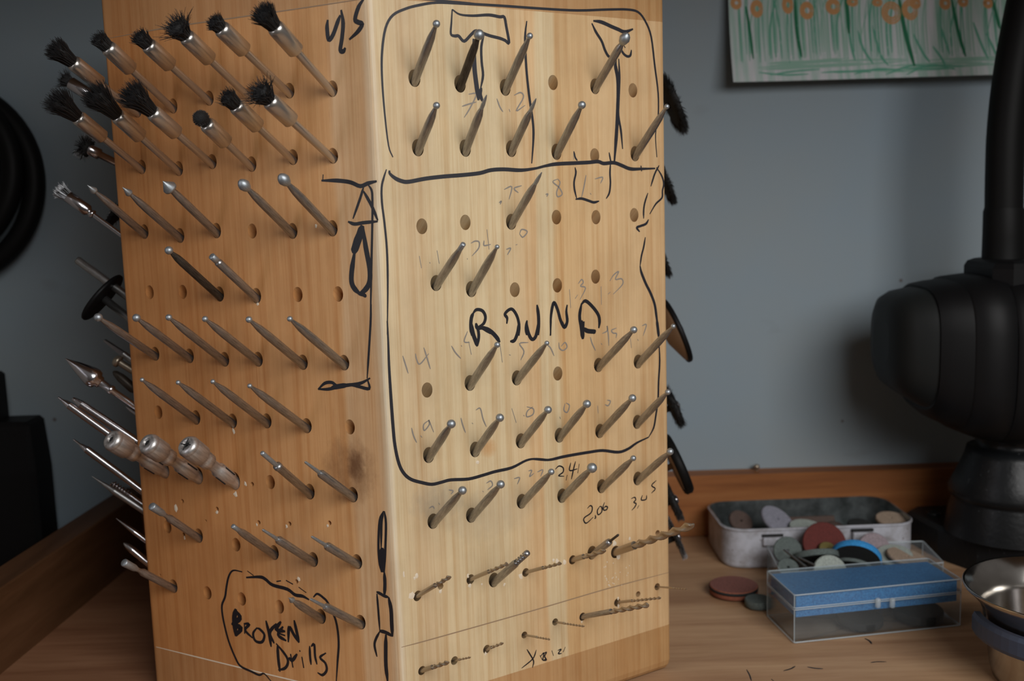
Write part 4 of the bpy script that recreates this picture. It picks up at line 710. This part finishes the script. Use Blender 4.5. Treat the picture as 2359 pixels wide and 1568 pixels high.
# ---------------------------------------------------------------- black machine at the right
mc=empty('flex_shaft_motor','black bench motor with a thick sleeve rising from it, on a cast foot at right','motor',(190,378,-143)); MO=(190,378,-143)
m=MB(); m.prism([(164,386),(172,370),(186,358),(206,354),(224,360),(236,378),(236,402),(226,414),(166,414),(160,408)][::1],[(-143,0),(-131.5,0),(-130,1.5)],0); m.build('base_plate',CAST,mc,MO)
for x,y in ((168,402),(178,372),(225,402)):
    m=MB(); m.lathe([(0,2.8),(.8,2.8),(1.1,2.4),(1.1,1.2),(.5,1.1),(.5,.01)],16,o=(x+1,y,-130.2)); m.build('bolt',CAST,mc,MO)
m=MB(); m.lathe([(0,23),(3,22.5),(9,21.5),(13,20.5),(14,20.3),(14.6,21.6),(17,21.8),(23,19),(30,16.2),(33,15.5),(33,12.5),(36,12.5),(40,13.5),(42,13.5)],44,o=(188,379,-130.1)); m.build('pedestal',CAST,mc,MO)
# motor body: rounded-rectangle sections lofted left to right
def sect(x,zt,zb,hy,cy_,pw=3.2,n=36):
    out=[]; zc=(zt+zb)/2; hz=(zt-zb)/2
    for k in range(n):
        a=2*PI*k/n; c_,s_=math.cos(a),math.sin(a); out.append((x,cy_+hy*abs(c_)**(2/pw)*(1 if c_>0 else -1),zc+hz*abs(s_)**(2/pw)*(1 if s_>0 else -1)))
    return out
def loft(m,secs):
    n=len(secs[0]); vs=[p for s in secs for p in s]; fs=[]
    for i in range(len(secs)-1):
        for k in range(n): k2=(k+1)%n; fs.append([i*n+k,(i+1)*n+k,(i+1)*n+k2,i*n+k2])
    m.add(vs,fs,0,True); m.add(secs[0],[list(range(n))],0,False); m.add(secs[-1],[list(range(n))[::-1]],0,False)
CY=373
m=MB(); loft(m,[sect(137.9,-47,-63,8,CY+6),sect(138.3,-42,-67,12,CY+6),sect(140.0,-38.5,-71.5,16,CY+5),sect(143.5,-36.4,-74.5,19,CY+4),sect(150.5,-35,-79,21,CY+3)]); m.build('end_cap',SHELL,mc,MO)
m=MB(); loft(m,[sect(150.1,-34.4,-79.5,21.8,CY+3),sect(150.9,-33.8,-81,22.2,CY+3),sect(154.5,-33,-84,23,CY+2),sect(160.5,-32.3,-86.5,24,CY+1)]); m.build('housing_ring',BLK,mc,MO)
m=MB(); loft(m,[sect(160.1,-32.6,-86,23.6,CY+1),sect(160.7,-31.5,-87.3,24.8,CY+1),sect(167.5,-30.6,-90,25.5,CY),sect(173.5,-30.2,-91.5,26,CY),sect(174.1,-31,-91,25.4,CY)]); m.build('housing_ring',BLK,mc,MO)
m=MB(); loft(m,[sect(173.7,-32,-90.6,26.4,CY),sect(174.7,-31,-91.6,27.4,CY),sect(180.0,-30.4,-92.5,28,CY),sect(207.0,-30.4,-93,28,CY),sect(234.0,-33,-90,26,CY),sect(240.0,-40,-82,18,CY)]); m.build('housing',BLK,mc,MO)
m=MB(); m.prism([(170,360),(175,355),(198,355),(203,360),(203,383),(198,388),(175,388),(170,383)],[(-36,0),(-28,0),(-26.2,1),(-25.4,3)],0); m.build('top_cover',BLK,mc,MO)
y_=376
def ctr(px,py): return aty((px,py),y_)
c0=ctr(2311,598); m=MB(); m.tube([c0+Zv*-1,ctr(2311,592),ctr(2312,545),ctr(2312.5,486),ctr(2313,478)],[7.6,7.35,7.2,7.0,6.6],30); m.build('collar',RUB,mc,MO)
m=MB(); m.tube(smooth([ctr(2312.5,484),ctr(2314,400),ctr(2318,300),ctr(2331,180),ctr(2352,60),ctr(2378,-60),ctr(2415,-190)],6),6.5,28); m.build('sleeve',RUB,mc,MO)
# ---------------------------------------------------------------- hose coil and power brick at the left
hc=empty('hose_coil','coiled thick black hose hanging on the wall at far left','hose',(-238,424,12)); HO=(-238,424,12)
def ring(R,cx_,cz_,cy_,r,sq=1.0): return [(cx_+R*math.cos(t)*sq,cy_+1.5*math.sin(t*2),cz_+R*math.sin(t)) for t in np.linspace(-PI*.62,PI*.62,60)]
ccx,ccz=-228,16
for R,dx,dz,y0,r in ((38.5,-3,0,423,4.3),(33.5,-4,4.5,418,4.3),(24.5,-4,3,423,3.8)):
    m=MB(); m.tube(ring(R,ccx+dx,ccz+dz,y0,r),r,20); m.build('hose_loop',RUB,hc,HO)
ps=empty('power_brick','black power brick with stepped top and ribbed cable relief behind the side rail','power supply',(-205,406,-143)); SO=(-205,406,-143)
m=MB(); m.prism([(-236,396),(-193,396),(-191,398),(-191,412),(-193,414),(-236,414)],[(-143,-.0),(-100,0),(-81,1.2),(-79.5,2.5)]); m.build('case',BLK,ps,SO)
m=MB(); m.box((-236,399,-80.5),(-205.5,411,-60.5),bev=1.2); m.build('upper_case',BLK,ps,SO)
m=MB()
for k in range(6): m.lathe([(0,3.2),(.4,3.8),(1.5,3.8),(1.8,3.2),(2.2,2.6),(2.6,2.6)],20,o=(-212.6,405,-60.6+k*2.5))
m.build('cable_relief',RUB,ps,SO)
# ---------------------------------------------------------------- tin
def rrect(x0,x1,y0,y1,r,n=6,skew=0):
    out=[]
    for cx_,cy_,a0 in ((x1-r,y0+r,-PI/2),(x1-r,y1-r,0),(x0+r,y1-r,PI/2),(x0+r,y0+r,PI)):
        for k in range(n+1): a=a0+PI/2*k/n; out.append((cx_+r*math.cos(a),cy_+r*math.sin(a)))
    return out
def rotp(poly,a,c): ca,sa=math.cos(a),math.sin(a); return [(c[0]+(x-c[0])*ca-(y-c[1])*sa,c[1]+(x-c[0])*sa+(y-c[1])*ca) for x,y in poly]
def tray(poly,z0,z1,th,bt,lip=0,lipr=0):
    # outer wall, rim, inner wall, floor, underside as one closed shell
    m=MB(); P=np.array(poly); n=len(P); I=inset(P,th); lv=[(inset(P,1.2),z0),(inset(P,.3),z0+.5),(P,z0+1.4),(P,z1-lip)]
    if lip: lv+=[(inset(P,-lipr),z1-lip*.7),(inset(P,-lipr),z1-lip*.25),(P,z1)]
    else: lv+=[(P,z1)]
    no=len(lv); lv+=[(I,z1),(I,z0+bt+1),(inset(I,1),z0+bt)]
    vs=[(q[0],q[1],z) for Q,z in lv for q in Q]; 
    for i in range(len(lv)-1):
        fs=[[i*n+k,i*n+(k+1)%n,(i+1)*n+(k+1)%n,(i+1)*n+k] for k in range(n)]
        m.add([vs[q] for q in range(i*n,(i+2)*n)],[[k,(k+1)%n,n+(k+1)%n,n+k] for k in range(n)],0 if i<no-1 else 1,True)
    m.add(vs[:n],[list(range(n))[::-1]],0,False); m.add(vs[-n:],[list(range(n))],1,False); return m
tn=empty('tin_box','worn white hinged-style tin without lid, holding grinding stones','tin',(117,400,-143)); TO=(117,400,-143)
poly=rotp(rrect(79.5,154.5,381.5,419.2,8.5),.02,(117,400))
m=tray(poly,-143,-127,.5,.5,1.2,.45); m.build('tin_body',[ENAM,TINI],tn,TO)
for a,b in (((1757,1232),(1803,1254)),((1964,1220),(2011,1242))):
    q0=aty(a,380.6); q1=aty(b,380.6); m=MB(); m.box((q0[0],379.3,q1[2]),(q1[0],381.6,q0[2]-.9),bev=.3); ho_=m.build('hinge_tab',ENAM,tn,TO)
    m=MB(); m.box((q0[0]-.3,380.6,q0[2]-.9),(q1[0]+.3,381.7,q0[2]+.1),bev=.1); m.build('hinge_slot',BLOB,ho_,TO)
def disc(name,label,px,y,r,th,nrm,mats,group,hole_=.55,cat='grinding disc',z=None,edge=None):
    c_=aty(px,y) if z is None else atz(px,z); nrm=np.array(nrm,float); nrm/=np.linalg.norm(nrm)
    if c_[2]-abs(math.sqrt(max(0,1-nrm[2]**2)))*r-abs(nrm[2])*th/2< -142.4: c_=c_+Zv*((-142.4+math.sqrt(max(0,1-nrm[2]**2))*r+abs(nrm[2])*th/2)-c_[2])
    m=MB(); h=th/2; rim=1 if edge else 0; m.lathe([(-h,hole_),(-h,r-.3)],36,0,cap=False,sm=False); m.lathe([(-h,r-.3),(-h+.3,r),(h-.3,r),(h,r-.3)],36,rim,cap=False); m.lathe([(h,r-.3),(h,hole_)],36,0,cap=False,sm=False); m.lathe([(h,hole_),(-h,hole_)],36,0,cap=False)
    a,b,c3=frame(nrm); p=M(c_); o=m.build(name,[mats]+([edge] if edge else []),local=True); o.matrix_world=Matrix(((a[0],b[0],c3[0],p[0]),(a[1],b[1],c3[1],p[1]),(a[2],b[2],c3[2],p[2]),(0,0,0,1)))
    props(o,label,cat,group); return o
GT='grinding stones inside the white tin'
disc('grinding_disc','lilac-grey disc leaning against others inside the white tin',(1790,1198),394,7.2,1.7,(.42,-.42,.8),LILAC,GT)
disc('grinding_disc','pale grey disc lying low near the front wall of the white tin',(1857,1216),389,6.5,1.8,(.05,-.15,.98),PALE,GT)
disc('grinding_disc','brown round disc leaning on the back wall of the white tin',(1706,1201),402,5.0,1.6,(.25,-.6,.7),BROWN,GT)
disc('grinding_disc','speckled tan disc at the right end inside the white tin',(2053,1196),396,6,1.6,(.0,-.15,.98),TAN,GT)
disc('grinding_disc','dark flat disc lying between the round stone and the tan disc in the tin',(1985,1212),391,5.5,1.5,(.1,-.2,.97),DKS,GT)
c_=aty((1921,1203),402); m=MB(); m.lathe([(5*math.sin(a),max(.01,5.2*math.cos(a))) for a in np.linspace(-PI/2,PI/2,14)],26); o=m.build('polishing_stone',BROWN,local=True); o.location=M((c_[0],402,-137.0)); props(o,'rounded brown stone in the middle right of the white tin','stone',GT)
m=MB(); m.box((-14,-3.5,-1.6),(14,3.5,1.6),bev=.4); o=m.build('abrasive_block',BROWN,local=True); c_=aty((1846,1200),409); o.location=M((c_[0],409,-135.5)); o.rotation_euler=(.9,0,.02); props(o,'dark brown rectangular abrasive block along the back of the white tin','abrasive block',GT)
m=MB(); m.lathe([(-3.6,.9),(-3.6,2.3),(3.6,2.3),(3.6,.9),(-3.6,.9)],22,cap=False); o=m.build('grinding_barrel',PINKG,local=True); c_=aty((1722,1213),388); o.matrix_world=Matrix.Translation(M((c_[0],388,-136.5)))@Matrix.Rotation(PI/2,4,'Y')@Matrix.Rotation(.5,4,'X'); props(o,'small pinkish barrel-shaped stone with a hole, front left in the white tin','stone',GT)
# ---------------------------------------------------------------- clear boxes
def qpoly(pts,r):
    P=[np.array(p[:2],float) for p in pts]; out=[]
    for i in range(len(P)):
        p=P[i]; a=P[i-1]-p; b=P[(i+1)%len(P)]-p; a/=np.linalg.norm(a); b/=np.linalg.norm(b); s0=p+a*r; s1=p+b*r
        for t in (0,.33,.67,1): out.append(tuple((1-t)**2*s0+2*t*(1-t)*p+t*t*s1))
    return out
G4=[(87.4,312.8),(145.6,322.4),(142.8,343.2),(84.2,335.6)]
bx=empty('clear_case','closed clear hinged plastic case lined with blue foam','plastic case',(115,328,-143)); XO=(115,328,-143)
m=tray(qpoly(G4,.8),-143,-131.4,.55,.6); cb_=m.build('case_bottom',[CLEAR,CLEAR],bx,XO)
def lid(poly,z0,z1,th):
    m=MB(); P=np.array(poly); n=len(P); I=inset(P,th)
    for (A,za),(B_,zb) in (((P,z0),(P,z1-.5)),((P,z1-.5),(inset(P,.45),z1)),((I,z1-th),(I,z0)),((I,z0),(P,z0))):
        vs=[(q[0],q[1],za) for q in A]+[(q[0],q[1],zb) for q in B_]; m.add(vs,[[k,(k+1)%n,n+(k+1)%n,n+k] for k in range(n)],0,False)
    Q=inset(P,.45); m.add([(q[0],q[1],z1) for q in Q],[list(range(n))],0,False); m.add([(q[0],q[1],z1-th) for q in I],[list(range(n))[::-1]],0,False); return m
m=lid(qpoly(G4,.8),-131.2,-126.6,.55); cl_=m.build('case_lid',CLEAR,bx,XO)
EDGE=mat('whitened_clear_plastic',(.60,.68,.72),.15); g=NG(EDGE); tr=g.n('ShaderNodeBsdfTransparent'); mx=g.n('ShaderNodeMixShader'); mx.inputs[0].default_value=.36  # whitish mix paints in the light that clear edges catch
g.l(tr.outputs[0],mx.inputs[1]); g.l(g.b.outputs[0],mx.inputs[2]); g.l(mx.outputs[0],[n for n in g.t.nodes if n.type=='OUTPUT_MATERIAL'][0].inputs[0])
def edges(G,zs,parent,org,name):  # thin tubes added along the case edges as painted glints
    m=MB()
    for z,ins,r_ in zs:
        Q=inset(np.array(qpoly([tuple(q) for q in inset(np.array(G),ins)],.9)),0); pts=[np.array([q[0],q[1],z]) for q in Q]; m.tube(pts+[pts[0]],r_,8,cap=False)
    for q in inset(np.array(G),.35): m.tube([(q[0],q[1],zs[0][0]),(q[0],q[1],(zs[0][0]+zs[1][0])/2),(q[0],q[1],zs[1][0])],.2,8)
    m.build(name,EDGE,parent,org)
edges(G4,[(-142.6,.2,.26),(-131.6,.1,.22)],cb_,XO,'case_edge_glint'); edges(G4,[(-131.0,.1,.22),(-126.8,.35,.26)],cl_,XO,'lid_edge_glint')
e1=np.array([G4[1][0]-G4[0][0],G4[1][1]-G4[0][1],0]); e1/=np.linalg.norm(e1); e2=np.array([-e1[1],e1[0],0])
for px in (2021,2054):
    q=onp=ray((px,1387)); o3=np.array([*G4[0],0]); s=(o3@e2)/(q@e2); q=q*s
    m=MB(); m.lathe([(-1.7,.3),(-1.4,.9),(1.4,.9),(1.7,.3)],14,o=q-e2*.45); m.build('latch',EDGE,cl_,XO)
fm=np.array(G4); 
m=MB(); m.prism(inset(np.array(G4),1.3),[(-134.6,0),(-127.6,0)],0,False); 
fo=m.build('foam_pad',BLUEF,org=(115,328,-134.6)); props(fo,'blue foam pad filling the upper part of the closed clear case','foam pad')
GB='grinding stones in and around the clear cases'
disc('grinding_disc','dark disc under the foam at the middle of the closed clear case',(1980,1425),324,7.5,2.6,(0,-.03,1),DKS,GB,z=-140.4)
disc('grinding_disc','dark disc under the foam at the right end of the closed clear case',(2115,1410),330,8,3.2,(0,-.03,1),DKS,GB,z=-140.2)
ob=empty('open_clear_case','open clear plastic case heaped with grinding discs behind the closed case','plastic case',(125,360,-143)); 
OP=[(91.8,345.5),(151.5,350.5),(153.5,374),(94,373.5)]
m=tray(qpoly(OP,.8),-143,-131.4,.5,.5); oc_=m.build('case_bottom',[CLEAR,CLEAR],ob,(125,360,-143))
edges(OP,[(-142.6,.2,.22),(-131.5,.15,.28)],oc_,(125,360,-143),'case_edge_glint')
GO='grinding discs heaped in the open clear case'
disc('grinding_disc','maroon disc standing upright in the open clear case',(1899,1252),371,8.2,1.4,(0,-.86,.5),MAROON,GO)
disc('grinding_disc','bright blue-edged disc tilted over the heap in the open case',(1972,1286),361,9,2.8,(-.32,-.78,-.50),DKS,GO,edge=SKYB)
disc('grinding_disc','slate grey disc with a centre hole, leaning at the left of the heap',(1814,1268),366,5.2,1.3,(-.1,-.9,.42),SLATE,GO)
disc('grinding_disc','grey-green disc lying nearly flat across the middle of the heap',(1878,1281),362,8.4,2.2,(.02,-.52,-.85),DKS,GO,edge=SLATE)
disc('grinding_disc','black disc with grey edge tucked under the blue-edged one',(1966,1303),354.5,6.6,1.3,(-.28,-.55,-.76),DKS,GO,edge=SLATE)
disc('grinding_disc','pinkish grey disc standing behind the blue-edged disc',(2014,1266),370,6.4,1.5,(.12,-.88,.45),PINKG,GO)
disc('grinding_disc','pale grey-green disc at the front of the heap',(1912,1317),349.5,6.0,1.5,(0,-.87,.5),PALE,GO)
disc('grinding_disc','small olive disc half hidden between the maroon and blue-edged discs',(1907,1266),367,3.4,1.2,(.1,-.6,.8),OLIVE,GO)
disc('grinding_disc','clear-grey disc at the front left of the heap',(1815,1308),352,3.8,1.6,(0,-.6,.8),SLATE,GO)
disc('grinding_disc','tan disc lying at the right end of the open case',(2090,1284),360,7.4,1.4,(.18,-.1,.97),TAN,GO)
disc('grinding_disc','pale tan disc partly over the other at the right end of the open case',(2060,1279),363,6.5,1.3,(-.1,-.25,.96),PALE,GO)
for l,a,b in (('long thin steel mandrel lying across the left of the heap',(1806,1266,362),(1858,1306,350)),('short thin steel mandrel lying beside the longer one in the heap',(1840,1284,357),(1878,1302,350))):
    A=aty(a[:2],a[2]); B_=aty(b[:2],b[2]); m=MB(); m.tube([A,(A+B_)/2,B_],.42,10); o=m.build('mandrel_rod',STEEL,org=tuple((A+B_)/2)); props(o,l,'mandrel',GO)
disc('grinding_disc','reddish-brown two-layer disc lying on the bench left of the clear case',(1690,1358),356,8.7,3.0,(0,0,1),RUST,GB,z=-141.5,hole_=.5,edge=RUSTE)
m=MB(); m.lathe([(.15,8.72),(.15,8.8),(1.15,8.8),(1.2,8.55)],40,cap=False); q_=[o for o in C.objects if o.get('label','').startswith('reddish-brown two-layer')][0]; m.build('dark_layer',DKS,q_,local=True)
disc('grinding_disc','dark grey-green disc on the bench, half behind the closed clear case',(1768,1392),340,7.2,2.6,(0,0,1),SLATE,GB,z=-141.7) if False else disc('grinding_disc','dark grey-green disc on the bench against the left end of the closed clear case',(1746,1390),343,4.6,2.6,(0,0,1),SLATE,GB,z=-141.7,hole_=.5)
# ---------------------------------------------------------------- steel cup
cu=empty('steel_cup','stainless steel cup with flared rim at the lower right corner','cup',(157,282,-143)); UO=(157,282,-143)
m=MB(); m.lathe([(0,17),(.8,18.6),(4,19.4),(20,21.6),(23,22.6),(26,25.3),(27.6,27),(28.2,27.3),(28.6,27),(28.4,26.5),(26.5,24.6),(23.4,22),(20,21),(4,18.9),(1.4,17.8),(1.0,.01)],56,o=(157,282,-143)); m.build('cup_body',INOX,cu,UO)
m=MB(); pts=[]
secs=[]
for a in np.linspace(PI*.93,PI*1.75,26):
    ca,sa=math.cos(a),math.sin(a); secs.append([(157+ca*r_,282+sa*r_,-143+z_) for r_,z_ in ((22.2,14.2),(24.4,14.0),(24.8,15),(24.8,19),(24.2,20.2),(22.6,20.2))])
n=6; vs=[p for s_ in secs for p in s_]; m.add(vs,[[i*n+k,i*n+(k+1)%n,(i+1)*n+(k+1)%n,(i+1)*n+k] for i in range(len(secs)-1) for k in range(n)],0,False); m.add(secs[0],[list(range(n))[::-1]],0,False); m.add(secs[-1],[list(range(n))],0,False)
props(m.build('handle_band',NAVY,cu,UO),'dark blue band round the cup')
